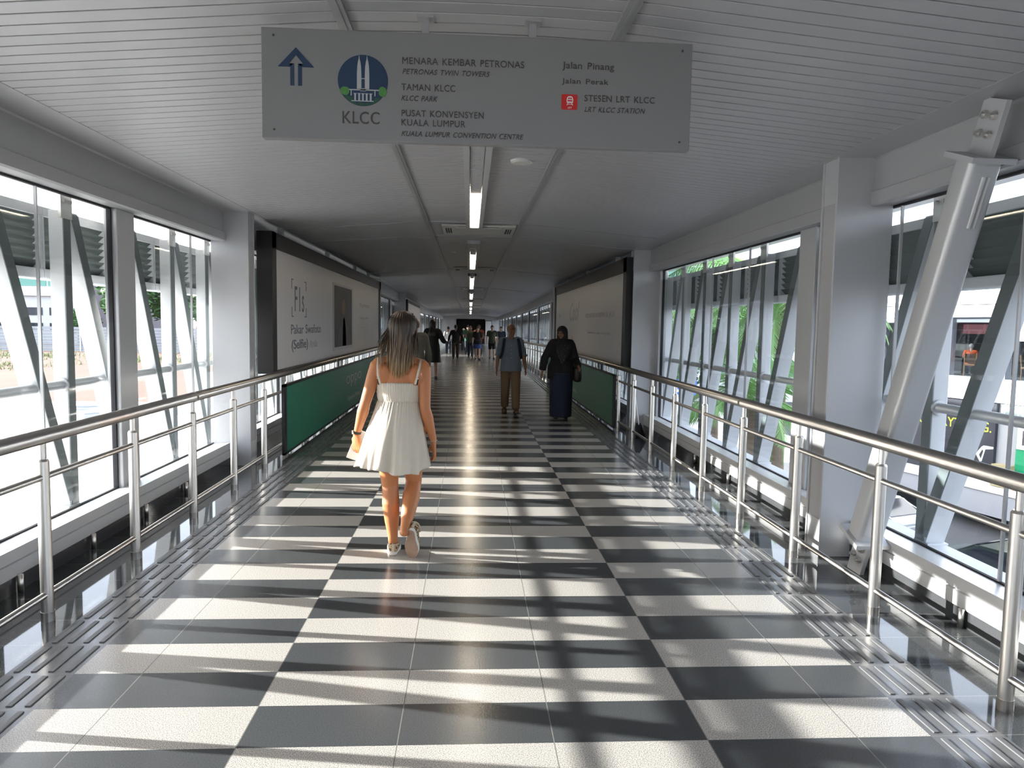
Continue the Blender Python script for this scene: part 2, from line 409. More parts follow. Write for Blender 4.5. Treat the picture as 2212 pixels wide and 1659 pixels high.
# ------------------------------------------------------------------ inner columns (steel H section)
def column(y0, s, label, full=True):
    root = empty('steel_column', (s * 2.62, y0 + .11, 0), label, 'column', 'inner columns of the bridge')
    X = lambda a, c: sorted((s * a, s * c))
    MB().box(*X(2.432, 2.83), y0, y0 + .022, 0, 2.765, bev=.004).build('flange', M_col, root)
    MB().box(*X(2.432, 2.83), y0 + .20, y0 + .222, 0, 2.765, bev=.004).build('flange', M_col, root)
    MB().box(*X(2.445, 2.82), y0 + .022, y0 + .20, .26, 2.765).build('web', M_beam, root)
    b = MB(); b.box(*X(2.438, 2.82), y0 + .03, y0 + .195, 0, .25); b.box(*X(2.436, 2.82), y0 + .022, y0 + .2, .245, .262); b.build('base_cover', M_alu, root)
    MB().box(*X(2.441, 2.50), y0 + .022, y0 + .20, 2.46, 2.765).build('top_plate', M_alu, root)
    return root
column(4.85, 1, 'grey steel column on the right, between the sloping brace and the far right window')
column(8.02, -1, 'grey steel column on the left, just before the black-framed billboard')
column(10.95, 1, 'grey steel column on the right beside the dustpan and the faint billboard')
column(1.82, -1, 'grey steel column on the left wall beside the camera')
column(19.3, -1, 'grey steel column on the left at the far end of the first billboard')
column(21.5, 1, 'grey steel column on the right at the far end of the faint billboard')
column(27.0, -1, 'grey steel column on the left before the small distant billboard')

# ------------------------------------------------------------------ big sloping brace by the right column, with gussets and bolts
def brace(y_foot, y_top, label):
    root = empty('steel_brace', (2.57, y_foot, 0), label, 'brace', 'sloping inner braces on the right')
    d = Vector((0, y_top - y_foot, 2.47 - .26)).normalized(); nv = Vector((1, 0, 0)); w = d.cross(nv)
    c0 = Vector((2.537, y_foot, .27)); c1 = Vector((2.537, y_top, 2.47))
    # rectangular tube with rounded corners
    def ring(c, hx=.086, hw=.075, rr=.032):
        out = []
        for cxs, cws, a0 in ((1, 1, 0), (-1, 1, 90), (-1, -1, 180), (1, -1, 270)):
            for k in range(5):
                a = R(a0 + 22.5 * k); out.append(c + nv * (cxs * (hx - rr) + rr * cos(a)) + w * (cws * (hw - rr) + rr * sin(a)))
        return out
    b = MB(); b.grid([ring(c0), ring(c1)]); o = b.build('tube', M_alu, root, smooth=True); smooth_edges(o, 50)
    for c, nm in ((c0 - d * .02, 'end_plate'), (c1, 'end_plate')):
        b = MB()
        def q(hx, hw, t): return [c + nv * a * hx + w * e * hw + d * t for a, e in ((1, 1), (-1, 1), (-1, -1), (1, -1))]
        b.prism(q(.115, .12, 0), d * .028); b.build(nm, M_alu, root)
    # gussets
    for cc, sg in ((c1, 1), (c0, -1)):
        g0 = cc + d * (.028 if sg > 0 else -.02); hw0 = .085
        ln = .268 if sg > 0 else .255
        p = [g0 + w * hw0 + nv * -.01, g0 - w * hw0 + nv * -.01, g0 - w * (hw0 - .0) + d * sg * ln + nv * -.01, g0 + w * hw0 + d * sg * ln + nv * -.01]
        if sg < 0:
            for v in (p[2], p[3]): v.z = max(v.z, .0); v.z = 0.
        b = MB(); b.prism(p, nv * .026); gs = b.build('gusset', M_alu, root)
        for a in (-.035, .035):
            for t in ((.10, .19) if sg > 0 else (.07, .15)):
                q = g0 + w * a + d * sg * t + nv * -.01
                if sg < 0 and q.z < .03: continue
                b = MB(); b.tube([q, q - nv * .02], [(.021, .021)] * 2, 6); b.tube([q - nv * .02, q - nv * .032], [(.011, .011)] * 2, 8); b.build('bolt', M_steel2, gs)
    mid = c0 * .08 + c1 * .92
    b = MB(); b.tube([mid + w * -.076 + d * .12, mid + w * -.076 - d * .14], [(.011, .011)] * 2, 8); b.tube([mid + w * -.076 + nv * .025 + d * .12, mid + w * -.076 + nv * .025 - d * .14], [(.011, .011)] * 2, 8)
    b.build('welded_bars', M_alu, root)
    b = MB(); b.tube([c0 - d * .03 + nv * .03, (2.60, y_foot - .04, .02)], [(.016, .016)] * 2, 10); b.build('tie_rod', M_steel, root)
brace(4.46, 3.62, 'big grey sloping steel brace with bolted ends beside the right column')
brace(2.10, 2.93, 'grey steel brace at the upper right corner, only its bolted top in the picture')

# ------------------------------------------------------------------ outer truss: posts, sloping fins, brackets, louver panels, pipe rails
PK = [5.45 + .925 * k for k in range(-4, 73)]
for s, side in SIDES:
    X = lambda a, c: sorted((s * a, s * c))
    pp = pl = pq = None
    vis = 0
    for k, y in enumerate(PK):
        if y > YE - 1: break
        hid = (8.9 < y < 18.4) if s < 0 else (11.0 < y < 20)
        if y < 3.2: lab = lambda w: '%s outside the %s windows, close beside the camera' % (w, side); gr = ' beside the camera'
        elif hid: lab = lambda w: '%s outside behind the %s billboard' % (w, side); gr = ' behind the billboard'
        elif y < 20: lab = lambda w, v=vis: '%s outside the %s windows, %s counted from the camera' % (w, side, nth(v)); gr = ' outside the windows'; vis += 1
        else: lab = lambda w: '%s far down the %s side beyond the billboard' % (w, side); gr = ' far down the bridge'
        if pp is None:
            pp = empty('truss_frame', (s * 3.0, y, .215))
            MB().box(*X(2.95, 3.05), y - .045, y + .045, .215, 2.36, bev=.006).build('post', M_truss, pp)
            q0 = Vector((s * 2.95, y - .06, .215)); q1 = Vector((s * 2.95, y - .875, 2.355)); dy = Vector((0, .10, 0))
            MB().prism([q0, q0 + dy, q1 + dy, q1], (s * .125, 0, 0)).build('fin', M_truss, pp)
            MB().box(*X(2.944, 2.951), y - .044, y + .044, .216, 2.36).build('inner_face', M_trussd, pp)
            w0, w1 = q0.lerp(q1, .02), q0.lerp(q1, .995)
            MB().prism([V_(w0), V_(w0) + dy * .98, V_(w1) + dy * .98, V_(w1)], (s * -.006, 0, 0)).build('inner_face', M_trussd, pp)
            MB().box(*X(2.94, 3.08), y - .10, y + .045, .213, .225).build('foot_plate', M_truss, pp)
            br = MB().box(*X(2.93, 2.95), y - .10, y + .045, 2.30, 2.56).build('bracket', M_steel2, pp)
            pq = copy_tree(pp)
            for dy in (-.065, .01):
                for z in (2.42, 2.48): MB().tube([(s * 2.93, y + dy, z), (s * 2.915, y + dy, z)], [(.014, .014)] * 2, 6).build('bolt', M_steel2, br)
            pl = empty('louver_panel', (s * 3.16, y - .46, 1.88))
            b = MB(); ya, yb = y - .922, y - .003
            b.box(*X(3.11, 3.24), ya, yb, 1.87, 1.945, bev=.01); b.box(*X(3.11, 3.24), ya, yb, 2.32, 2.385)
            b.box(*X(3.12, 3.22), ya, ya + .025, 1.94, 2.33); b.box(*X(3.12, 3.22), yb - .025, yb, 1.94, 2.33)
            b.build('frame', M_truss, pl)
            b = MB()
            for i in range(7):
                z = 1.935 + .0545 * i
                b.prism([(s * 3.128, ya + .025, z + .066), (s * 3.132, ya + .025, z + .069), (s * 3.20, ya + .025, z + .004), (s * 3.196, ya + .025, z)], (0, yb - ya - .05, 0))
            b.build('blades', M_louv, pl)
            roots = (pp, pl)
        elif pq is not None and y > 13 and pq.get('used') is None:
            roots = (pq, copy_tree(pl)); pq['used'] = 1
        else:
            roots = (copy_tree(pp if y < 13 else pq), copy_tree(pl))
        for o, w, c, oy in zip(roots, ('white truss post with sloping fin', 'grey louver panel with dark blades'), ('truss', 'louver'), (0, -.46)):
            o.location.y = y + oy
            tag(o, lab(w), c, '%s outer %ss%s' % (side, c, gr))
    if 'used' in pq: del pq['used']
    root = empty('pipe_rail', (s * 3.0, 20, 1.11), 'steel pipe rail running through the %s outer truss posts' % side, 'pipe')
    MB().cyl((s * 2.985, YB, 1.11), (s * 2.985, YE, 1.11), .032, 14).build('pipe', M_alu, root, smooth=True)
    for y in PK[3:18]:
        MB().cyl((s * 2.985, y - .052, 1.11), (s * 2.985, y - .068, 1.11), .05, 16).build('flange_ring', M_alu, root)

# ------------------------------------------------------------------ inner stainless handrails
for s, side in SIDES:
    x = s * 2.25
    root = empty('handrail', (x, 3.84, 0), 'brushed steel handrail with two lower rails along the %s side' % side, 'handrail')
    b = MB(); b.cyl((x, YB + .5, .978), (x, YE - .5, .978), .039, 20); b.build('top_rail', M_steel, root, smooth=True)
    for yc in (5.90, 12.0, 18.1, -.2):
        MB().tube([(x, yc - .014, .978), (x, yc + .014, .978)], [(.043, .043)] * 2, 20).build('rail_joint', M_steel2, root)
    MB().cyl((x, YB + .5, .767), (x, YE - .5, .767), .017, 12).build('mid_rail', M_steel, root, smooth=True)
    MB().cyl((x, YB + .5, .142), (x, YE - .5, .142), .017, 12).build('bottom_rail', M_steel, root, smooth=True)
    pm = None
    for k in range(-3, 67):
        y = 3.84 + 1.013 * k
        if pm is None:
            b = MB(); b.tube([(x, 3.84, .0), (x, 3.84, .85)], [(.031, .031)] * 2, 18); b.tube([(x, 3.84, .85), (x, 3.84, .862)], [(.031, .031), (.024, .024)], 18); b.tube([(x, 3.84, .86), (x, 3.84, .945)], [(.0165, .0165)] * 2, 14)
            po = b.build('post', M_steel2, root, smooth=True); smooth_edges(po, 40); pm = po
            b = MB(); b.tube([(x, 3.84, 0), (x, 3.84, .05)], [(.033, .033)] * 2, 18); col_ = b.build('foot_collar', M_steel, po, smooth=False)
            po.location.y = y - 3.84
        else:
            c = copy_tree(pm, root); c.location.y = y - 3.84
    # short stub supports under the sill
    for i, y in enumerate((4.25, 5.07, 5.89, 6.71) if s < 0 else (2.4, 3.65, 7.2, 8.3)):
        b = MB(); b.tube([(s * 2.632, y, 0), (s * 2.632, y, .105)], [(.016, .016)] * 2, 12); o = b.build('stub_support', M_steel2, None, smooth=True)
        tag(o, 'short steel stub under the %s sill, %s one counted from the camera' % (side, nth(i)), 'support', 'stub supports along the %s sill' % side)

# ------------------------------------------------------------------ hanging direction sign
YS = 3.27
sg = empty('direction_sign', (-.01, 3.30, 2.62), 'wide grey hanging direction sign with blue arrow and lettering', 'sign')
MB().box(-.952, .931, YS, YS + .045, 2.388, 2.853, bev=.004).build('panel', M_sign, sg)
for x in (-.251, .218):
    b = MB(); b.box(x - .016, x + .016, YS + .014, YS + .032, 2.853, 2.93); b.box(x - .035, x + .035, YS - .01, YS + .056, 2.917, 2.925); b.build('hanger', M_trim, sg)
for x in (-.90, .885):
    for z in (2.425, 2.82): MB().tube([(x, YS, z), (x, YS - .003, z)], [(.005, .005)] * 2, 8).build('screw', M_ink, sg)
YF = YS - .0005; UX, UZ = (1, 0, 0), (0, 0, 1)
def flat(name, poly, m, parent, y=YF, d=.0015): return MB().prism([(x, y, z) for x, z in poly], (0, -d, 0)).build(name, m, parent)
ax_ = -.805
b = MB()
for sx in (-1, 1):      # outlined arrow: head rim and two bars
    b.prism([(ax_, YF, 2.772), (ax_ + sx * .077, YF, 2.690), (ax_ + sx * .026, YF, 2.690), (ax_ + sx * .008, YF, 2.704), (ax_ + sx * .030, YF, 2.704), (ax_, YF, 2.740)], (0, -.0015, 0))
    b.prism([(ax_ + sx * .0085, YF, 2.704), (ax_ + sx * .0245, YF, 2.704), (ax_ + sx * .0245, YF, 2.612), (ax_ + sx * .0085, YF, 2.612)], (0, -.0015, 0))
b.build('arrow', M_navy, sg)
# round emblem
ex, ez, er = -.519, 2.643, .108
em = flat('emblem', [(ex + er * cos(2 * pi * k / 64), ez + er * sin(2 * pi * k / 64)) for k in range(64)], M_navy, sg)
Y2 = YF - .0016
def ef(name, pts, m, d=.0008): return MB().prism([(ex + px * er, Y2, ez + pz * er) for px, pz in pts], (0, -d, 0)).build(name, m, em)
for cx_ in (-.15, .165):
    pts = [(-.088, -.33), (.088, -.33), (.09, .2), (.075, .55), (.05, .72), (.02, .84), (.006, .97), (-.006, .97), (-.02, .84), (-.05, .72), (-.075, .55), (-.09, .2)]
    ef('tower', [(cx_ + a, c) for a, c in pts], M_logow)
b = MB()
for p in ([(-.06, .06), (.075, .06), (.075, .09), (-.06, .09)], [(-.56, -.39), (.66, -.39), (.66, -.345), (-.56, -.345)], [(-.1, -.42), (.12, -.42), (.12, -.31), (-.1, -.31)], [(-.49, -.6), (-.45, -.6), (-.45, -.39), (-.49, -.39)], [(.46, -.6), (.5, -.6), (.5, -.39), (.46, -.39)], [(-.46, -.82), (.43, -.82), (.43, -.785), (-.46, -.785)]) \
        + tuple([(c - .035, -.79), (c + .035, -.79), (c + .035, -.55), (c + .07, -.5), (c - .07, -.5), (c - .035, -.55)] for c in (-.31, -.15, 0, .15, .31)):
    b.prism([(ex + px * er, Y2, ez + pz * er) for px, pz in p], (0, -.0008, 0))
b.build('emblem_hall', M_logow, em)
rr_ = random.Random(3)
def blob(cx_, cz_, rx, rz, n=18): return [(cx_ + rx * cos(2 * pi * k / n) * rr_.uniform(.85, 1.1), cz_ + rz * sin(2 * pi * k / n) * rr_.uniform(.85, 1.1)) for k in range(n)]
ef('emblem_tree', blob(-.72, -.42, .2, .17), M_logog); ef('emblem_tree', blob(.79, -.42, .16, .21), M_logog)
ef('emblem_tree', [(cos(a) * .985, sin(a) * .985) for a in [R(220 + 5 * k) for k in range(21)]] + [(.5, -.66), (.3, -.9), (.2, -.84), (.05, -.9), (-.1, -.84), (-.25, -.92), (-.45, -.66), (-.62, -.6)], M_logod, d=.0006)
for s_, x, z, w, h, sh in (('KLCC', -.607, 2.460, .16, .052, 0), ('MENARA KEMBAR PETRONAS', -.350, 2.7205, .532, .0285, 0), ('PETRONAS TWIN TOWERS', -.349, 2.678, .38, .022, .28), ('TAMAN KLCC', -.353, 2.609, .234, .028, 0), ('KLCC PARK', -.353, 2.565, .157, .022, .28),
        ('PUSAT KONVENSYEN', -.352, 2.4985, .359, .0275, 0), ('KUALA LUMPUR', -.352, 2.4585, .279, .0275, 0), ('KUALA LUMPUR CONVENTION CENTRE', -.352, 2.414, .536, .022, .28), ('STESEN LRT KLCC', .452, 2.589, .315, .0275, 0), ('LRT KLCC STATION', .453, 2.5435, .273, .022, .28)):
    lettering(s_, (x, YF, z), UX, UZ, w, h, M_ink, sg, shear=sh, spacing=1.05, word=1.35)
lettering('Jalan Pinang', (.351, YF, 2.7175), UX, UZ, .23, .037, M_ink, sg, spacing=1.05, word=1.4)
lettering('Jalan Perak', (.350, YF, 2.656), UX, UZ, .207, .0285, M_ink, sg, spacing=1.05, word=1.4)
ic = flat('station_icon', [(.385 + sx * .0355 + qx, 2.583 + sz * .033 + qz) for sx, sz, qx, qz in ((-1, -1, .004, 0), (1, -1, -.004, 0), (1, -1, 0, .004), (1, 1, 0, -.004), (1, 1, -.004, 0), (-1, 1, .004, 0), (-1, 1, 0, -.004), (-1, -1, 0, .004))], M_red, sg)
b = MB(); fx = lambda p: [(.387 + a, Y2, 2.583 + c) for a, c in p]
b.prism(fx([(-.013, -.004), (.013, -.004), (.015, .008), (.012, .020), (.006, .025), (-.006, .025), (-.012, .020), (-.015, .008)]), (0, -.0008, 0))
b.prism(fx([(-.010, -.006), (-.006, -.006), (-.011, -.014), (-.015, -.014)]), (0, -.0008, 0)); b.prism(fx([(.010, -.006), (.006, -.006), (.011, -.014), (.015, -.014)]), (0, -.0008, 0)); b.prism(fx([(-.009, -.009), (.009, -.009), (.009, -.011), (-.009, -.011)]), (0, -.0008, 0))
tr_ = b.build('train', M_wht, ic)
b = MB(); Y3 = Y2 - .0008
for p in ([(-.009, .012), (-.001, .012), (-.001, .019), (-.007, .019)], [(.001, .012), (.009, .012), (.007, .019), (.001, .019)], [(-.011, .002), (.011, .002), (.011, .008), (-.011, .008)]): b.prism([(.387 + a, Y3, 2.583 + c) for a, c in p], (0, -.0005, 0))
b.build('train_windows', M_red, ic)
lettering('LRT', (.378, Y2, 2.555), UX, UZ, .018, .007, M_wht, ic, offset=.01)

# ------------------------------------------------------------------ ceiling fittings
def lamp(y0, y1, lit0, label, cells=3):
    root = empty('linear_ceiling_light', (0, (y0 + y1) / 2, 2.92), label, 'ceiling light', 'strip lights along the ceiling')
    b = MB()
    for sx in (-1, 1):
        b.box(*sorted((sx * .062, sx * .108)), y0, y1, 2.868, 2.926); b.box(*sorted((sx * .058, sx * .064)), y0 + .06, y1, 2.872, 2.92)
    b.box(-.108, .108, y0, y0 + .06, 2.868, 2.926); b.box(-.108, .108, y1 - .03, y1, 2.868, 2.926); b.build('housing', M_tray, root)
    b = MB(); b.box(-.052, .052, y0 + .06, lit0, 2.884, 2.89)
    q = y0 + .25
    while q < lit0 - .1:
        for sx in (-.02, .02): b.box(sx - .008, sx + .008, q, q + .03, 2.881, 2.8845)
        q += .2
    b.box(-.06, .06, lit0 - 1.15, lit0 - 1.12, 2.872, 2.89); b.build('perforated_tray', M_tray, root)
    n = cells; ln = (y1 - .03 - lit0) / n
    for k in range(n): MB().box(-.052, .052, lit0 + k * ln + .012, lit0 + (k + 1) * ln - .012, 2.878, 2.89).build('diffuser', M_lamp, root)
lamp(3.75, 9.74, 7.28, 'nearest white strip light on the ceiling, just behind the hanging sign', 2)
lamp(11.65, 17.0, 13.6, 'second strip light on the ceiling, beyond the nearest vent cassette')
lamp(19.2, 25.6, 20.6, 'third strip light on the ceiling')
lamp(27.4, 33.4, 29.3, 'fourth strip light on the ceiling, beyond the third vent cassette')
lamp(35.4, 41.6, 37.4, 'small fifth strip light far down the ceiling'); lamp(43.4, 49.6, 45.4, 'tiny sixth strip light far down the ceiling')
lamp(51.4, 57.6, 53.4, 'tiny seventh strip light near the far end'); lamp(59.4, 65.6, 61.0, 'tiny last strip light before the far dark opening')
for i, yc in enumerate((10.2, 17.45, 25.9, 34.0, 42.4, 50.4)):
    root = empty('ceiling_cassette', (.06, yc, 2.92), ['white air vent cassette on the ceiling, nearest one, under the first light end', 'second air vent cassette on the ceiling, at the second light end', 'third air vent cassette on the ceiling', 'fourth small air vent cassette on the ceiling', 'fifth tiny air vent cassette down the ceiling', 'sixth tiny air vent cassette down the ceiling'][i], 'air vent', 'ceiling cassettes')
    MB().box(-.435, .555, yc - .46, yc + .46, 2.888, 2.918, bev=.008).build('panel', M_acw, root)
    MB().box(-.25, .37, yc - .33, yc + .36, 2.882, 2.889, bev=.003).build('intake_panel', M_acw, root)
    for x0, x1, ya, yb in ((-.39, -.31, yc - .25, yc + .25), (.43, .51, yc - .25, yc + .25), (-.21, .33, yc - .425, yc - .365), (-.21, .33, yc + .38, yc + .43)):
        sl_ = MB().box(x0, x1, ya, yb, 2.886, 2.890).build('slot', M_dark, root)
        b = MB()
        if x1 - x0 < .2: b.box(x0 + .02, x0 + .032, ya, yb, 2.883, 2.887); b.box(x0 + .05, x0 + .062, ya, yb, 2.883, 2.887)
        else: b.box(x0, x1, (ya + yb) / 2 - .006, (ya + yb) / 2 + .006, 2.883, 2.887)
        b.build('vane', M_acw, sl_)
root = empty('ceiling_speaker', (.36, 5.97, 2.92), 'round white speaker disc on the ceiling right of the light', 'speaker')
b = MB(); b.tube([(.36, 5.97, 2.925), (.36, 5.97, 2.908)], [(.092, .092), (.088, .088)], 40); b.build('rim', M_plast, root)
MB().tube([(.36, 5.97, 2.909), (.36, 5.97, 2.904)], [(.074, .074), (.070, .070)], 40).build('grille', M_acw, root)
for i, y in enumerate((13.5, 22.5)):
    b = MB(); b.tube([(-.36, y, 2.925), (-.36, y, 2.905)], [(.06, .06), (.05, .05)], 20); tag(b.build('smoke_detector', M_plast, None), 'small white detector on the ceiling left of the %s light' % ('second', 'third')[i], 'detector', 'ceiling detectors')

# ------------------------------------------------------------------ billboards behind the rails, green panels fixed to the rails
XB = -2.36
bl = empty('billboard', (-2.44, 13.7, 1.8), 'long black-framed white billboard on the left with phone picture', 'billboard')
b = MB(); b.box(-2.52, XB - .012, 8.64, 18.9, .985, 2.62); b.build('backing', M_black, bl)
b = MB(); b.box(-2.52, XB + .02, 8.62, 8.80, .975, 2.635); b.box(-2.52, XB + .02, 18.62, 18.9, .975, 2.635); b.box(-2.52, XB + .02, 8.62, 18.9, 2.45, 2.635); b.box(-2.52, XB + .02, 8.62, 18.9, .975, 1.005)
b.build('frame', M_black, bl)
cvs = MB().box(XB - .012, XB, 8.80, 18.62, 1.005, 2.45).build('canvas', M_canvas, bl)
for y in (9.4, 12.4, 15.3, 17.3): MB().box(-2.47, -2.41, y - .05, y + .05, 2.635, 2.83).build('hanger', M_alu, bl)
UY = (0, 1, 0)
M_ad = mat('advert_ink', (.13, .14, .19), .5); M_adl = mat('advert_ink_faint', (.47, .46, .475), .5)
lettering('F1s', (XB, 9.77, 1.725), UY, UZ, .53, .335, M_ad, cvs, spacing=1.15)
lettering('Pakar Swafoto', (XB, 9.56, 1.43), UY, UZ, 1.87, .125, M_ad, cvs, word=1.2)
lettering('(Selfie)', (XB, 9.58, 1.19), UY, UZ, .95, .165, M_ad, cvs, offset=.012)
lettering('Anda', (XB, 10.64, 1.22), UY, UZ, .52, .115, M_adl, cvs)
b = MB(); t = .018
for y0, sy in ((9.60, 1), (10.44, -1)):
    for z0, sz in ((2.15, -1), (1.655, 1)):
        b.box(XB, XB + .003, *sorted((y0, y0 + sy * .10)), *sorted((z0, z0 + sz * t * .7))); b.box(XB, XB + .003, *sorted((y0, y0 + sy * t)), *sorted((z0, z0 + sz * .13)))
b.build('focus_brackets', M_ad, cvs)
ph = MB().box(XB, XB + .004, 12.42, 14.55, 1.105, 2.27, bev=.0015).build('phone_picture', mat('picture_phone_shell', (.50, .50, .53), .4), bl)
scn = MB().box(XB + .004, XB + .006, 12.56, 14.38, 1.16, 2.225).build('phone_screen', mat('picture_dark_brown', (.045, .040, .045), .5), ph)
XS = XB + .006
def onb(poly, d=.001): return MB().prism([(XS, y, z) for y, z in poly], (d, 0, 0))
onb([(12.75, 1.16), (14.2, 1.16), (14.05, 1.45), (13.75, 1.60), (13.6, 1.72), (13.3, 1.72), (13.15, 1.58), (12.9, 1.42)]).build('figure_jacket', mat('picture_jacket', (.10, .10, .12), .6), scn)
onb([(13.32, 1.16), (13.72, 1.16), (13.66, 1.5), (13.55, 1.68), (13.4, 1.66)]).build('figure_shirt', mat('picture_shirt', (.30, .22, .20), .6), scn)
onb([(13.46 + .20 * cos(2 * pi * k / 28), 1.86 + .17 * sin(2 * pi * k / 28)) for k in range(28)], .0012).build('figure_head', mat('picture_face', (.24, .16, .13), .6), scn)
for y0, z0, w, h, t_ in ((15.5, 1.92, 1.35, .10, 'Kamera'), (15.5, 1.66, 1.25, .055, 'depan 16MP'), (15.5, 1.42, 1.0, .055, 'pintar')):
    lettering(t_, (XB, y0, z0), UY, UZ, w, h, M_adl, cvs)
# right one
XR = 2.36
br_ = empty('billboard', (2.44, 15.7, 1.8), 'long black-framed pale billboard on the right with faint writing', 'billboard')
b = MB(); b.box(XR + .012, 2.52, 11.06, 20.4, .965, 2.52); b.build('backing', M_black, br_)
b = MB(); b.box(XR - .02, 2.52, 11.05, 11.27, .955, 2.66); b.box(XR - .02, 2.52, 20.2, 20.42, .955, 2.66); b.box(XR - .02, 2.52, 11.05, 20.42, 2.44, 2.66); b.box(XR - .02, 2.52, 11.05, 20.42, .955, .99); b.build('frame', M_black, br_)
cvr = MB().box(XR, XR + .012, 11.27, 20.2, .99, 2.44).build('canvas', M_canvas, br_)
for y in (12.2, 15.3, 18.4): MB().box(2.41, 2.47, y - .05, y + .05, 2.66, 2.83).build('hanger', M_alu, br_)
UYm = (0, -1, 0)
M_pink = mat('advert_pink', (.60, .40, .38), .5)
lettering('KECANTIKAN SEMULA JADI', (XR, 15.0, 1.74), UYm, UZ, 3.0, .115, M_adl, cvr, word=1.2)
lettering('lembut dan segar setiap hari', (XR, 14.7, 1.44), UYm, UZ, 2.4, .06, M_adl, cvr)
lettering('Cool', (XR, 17.4, 1.72), UYm, UZ, 1.5, .42, M_adl, cvr, shear=.35)
MB().prism([(XR, 16.95, 1.38), (XR, 17.3, .995), (XR, 16.2, .995), (XR, 16.5, 1.2)], (-.002, 0, 0)).build('pink_figure', M_pink, cvr)
MB().prism([(XR, 19.35 + .12 * cos(2 * pi * k / 20), 1.86 + .06 * sin(2 * pi * k / 20)) for k in range(20)], (-.002, 0, 0)).build('seal', M_adl, cvr)
# green banners
for s, side, y0, y1 in ((-1, 'left', 8.49, 18.85), (1, 'right', 10.96, 20.6)):
    x = s * 2.19
    g = empty('rail_banner', (s * 2.2, (y0 + y1) / 2, .45), 'long dark green banner with black edge fixed to the %s handrail' % side, 'banner')
    b = MB(); xx = sorted((s * 2.185, s * 2.212))
    b.box(*xx, y0, y0 + .12, .03, .86); b.box(*xx, y1 - .12, y1, .03, .86); b.box(*xx, y0, y1, .83, .86); b.box(*xx, y0, y1, .03, .055); b.build('frame', M_black, g)
    pn = MB().box(*sorted((s * 2.192, s * 2.21)), y0 + .12, y1 - .12, .055, .83).build('printed_panel', M_green, g)
    MB().box(*sorted((s * 2.2101, s * 2.216)), y0, y1, .03, .86).build('backing', M_black, g)
    xo = s * 2.192
    if s < 0:
        lettering('oppo', (xo, 12.76, .43), UY, UZ, 1.75, .22, M_logow, pn, spacing=1.0)
        lettering('Camera Phone', (xo, 12.9, .20), UY, UZ, 1.42, .085, M_logow, pn)
    else:
        lettering('oppo', (xo, 17.2, .43), UYm, UZ, 1.75, .22, M_logow, pn)
        lettering('Camera Phone', (xo, 16.4, .20), UYm, UZ, 1.42, .085, M_logow, pn)
# small distant boards
for s, side, y0, y1 in ((-1, 'left', 27.3, 34.0),):
    b_ = empty('billboard', (s * 2.42, (y0 + y1) / 2, 1.7), 'small distant white billboard on the %s wall' % side, 'billboard')
    MB().box(*sorted((s * 2.37, s * 2.45)), y0, y1, .98, 2.55).build('frame', M_black, b_)
    MB().box(*sorted((s * 2.45, s * 2.70)), y0 + .5, y0 + .6, 2.42, 2.5).build('bracket', M_black, b_); MB().box(*sorted((s * 2.45, s * 2.70)), y1 - .6, y1 - .5, 2.42, 2.5).build('bracket', M_black, b_)
    MB().box(*sorted((s * 2.355, s * 2.37)), y0 + .15, y1 - .15, 1.05, 2.42).build('canvas', M_canvas, b_)
# dustpan on a long handle leaning behind the right rail
dp = empty('long_handled_dustpan', (2.36, 10.3, 0), 'black long-handled dustpan leaning behind the right rail by the column', 'dustpan')
MB().cyl((2.395, 10.18, .20), (2.36, 10.56, .93), .011, 10).build('handle', M_plast, dp, smooth=True)
b = MB(); b.prism([(2.31, 10.02, .0), (2.48, 10.02, .0), (2.46, 10.20, .0), (2.33, 10.20, .0)], (0, 0, .012)); b.prism([(2.33, 10.20, .0), (2.46, 10.20, .0), (2.43, 10.19, .22), (2.36, 10.19, .22)], (0, .012, 0))
for a, c in ((2.31, 2.33), (2.48, 2.46)): b.prism([(a, 10.02, 0), (c, 10.2, 0), (c + (.03 if c < 2.4 else -.03), 10.19, .20)], (.008, 0, 0))
b.build('pan', M_black, dp)

# ------------------------------------------------------------------ outside, left: lot, hoarding, depot building, trees
b = MB(); b.box(-260, -3.44, -60, 28.5, -2.2, -1.6); b.build('ground_concrete', M_conc, kind='structure')
b = MB(); b.box(-260, -3.44, 28.5, 300, -2.2, -1.6); b.build('ground_soil', M_soil, kind='structure')
b = MB(); rg = random.Random(5)
for i in range(5200):
    cxx, cyy = ((-38, 62), (-24, 58), (-33, 48), (-20, 67), (-50, 69), (-44, 44))[i % 6]
    x, y = rg.gauss(cxx, 3.4), rg.gauss(cyy, 2.4)
    if y < 29 or x > -15 or y > 70.5: continue
    h = rg.uniform(.08, .3); a = rg.uniform(0, pi); w = rg.uniform(.02, .06)
    dx, dy = cos(a) * w, sin(a) * w; lx, ly = rg.gauss(0, .06), rg.gauss(0, .06)
    b.prism([(x - dx, y - dy, -1.6), (x + dx, y + dy, -1.6), (x + lx, y + ly, -1.6 + h)], (-dy * .2, dx * .2, 0))
tag(b.build('grass', M_grassm, None), 'patchy grass growing on the reddish soil outside left', 'grass', kind='stuff')
hb = empty('hoarding', (-40, 71, -1.6), 'long pale ribbed metal hoarding across the soil lot outside left', 'fence')
b = MB()
for k in range(8): b.box(-95, -14.5, 71, 71.05 + .04 * (k % 2), -1.55 + .29 * k, -1.55 + .29 * k + .25)
b.build('sheets', M_hoard, hb)
for k in range(21): MB().box(-94 + 3.8 * k, -93.88 + 3.8 * k, 70.92, 71.0, -1.6, .72).build('post', M_alu, hb)
dp_ = empty('depot_building', (-66, 92, -1.6), 'white building with green glass top and two rows of dark windows outside left', 'building')
MB().box(-96, -48.2, 92, 112, -1.6, 9.4).build('wall', mat('depot_white', (.54, .56, .58), .6), dp_)
MB().box(-96.3, -48.0, 91.6, 112, 9.4, 10.2).build('roof', M_white, dp_)
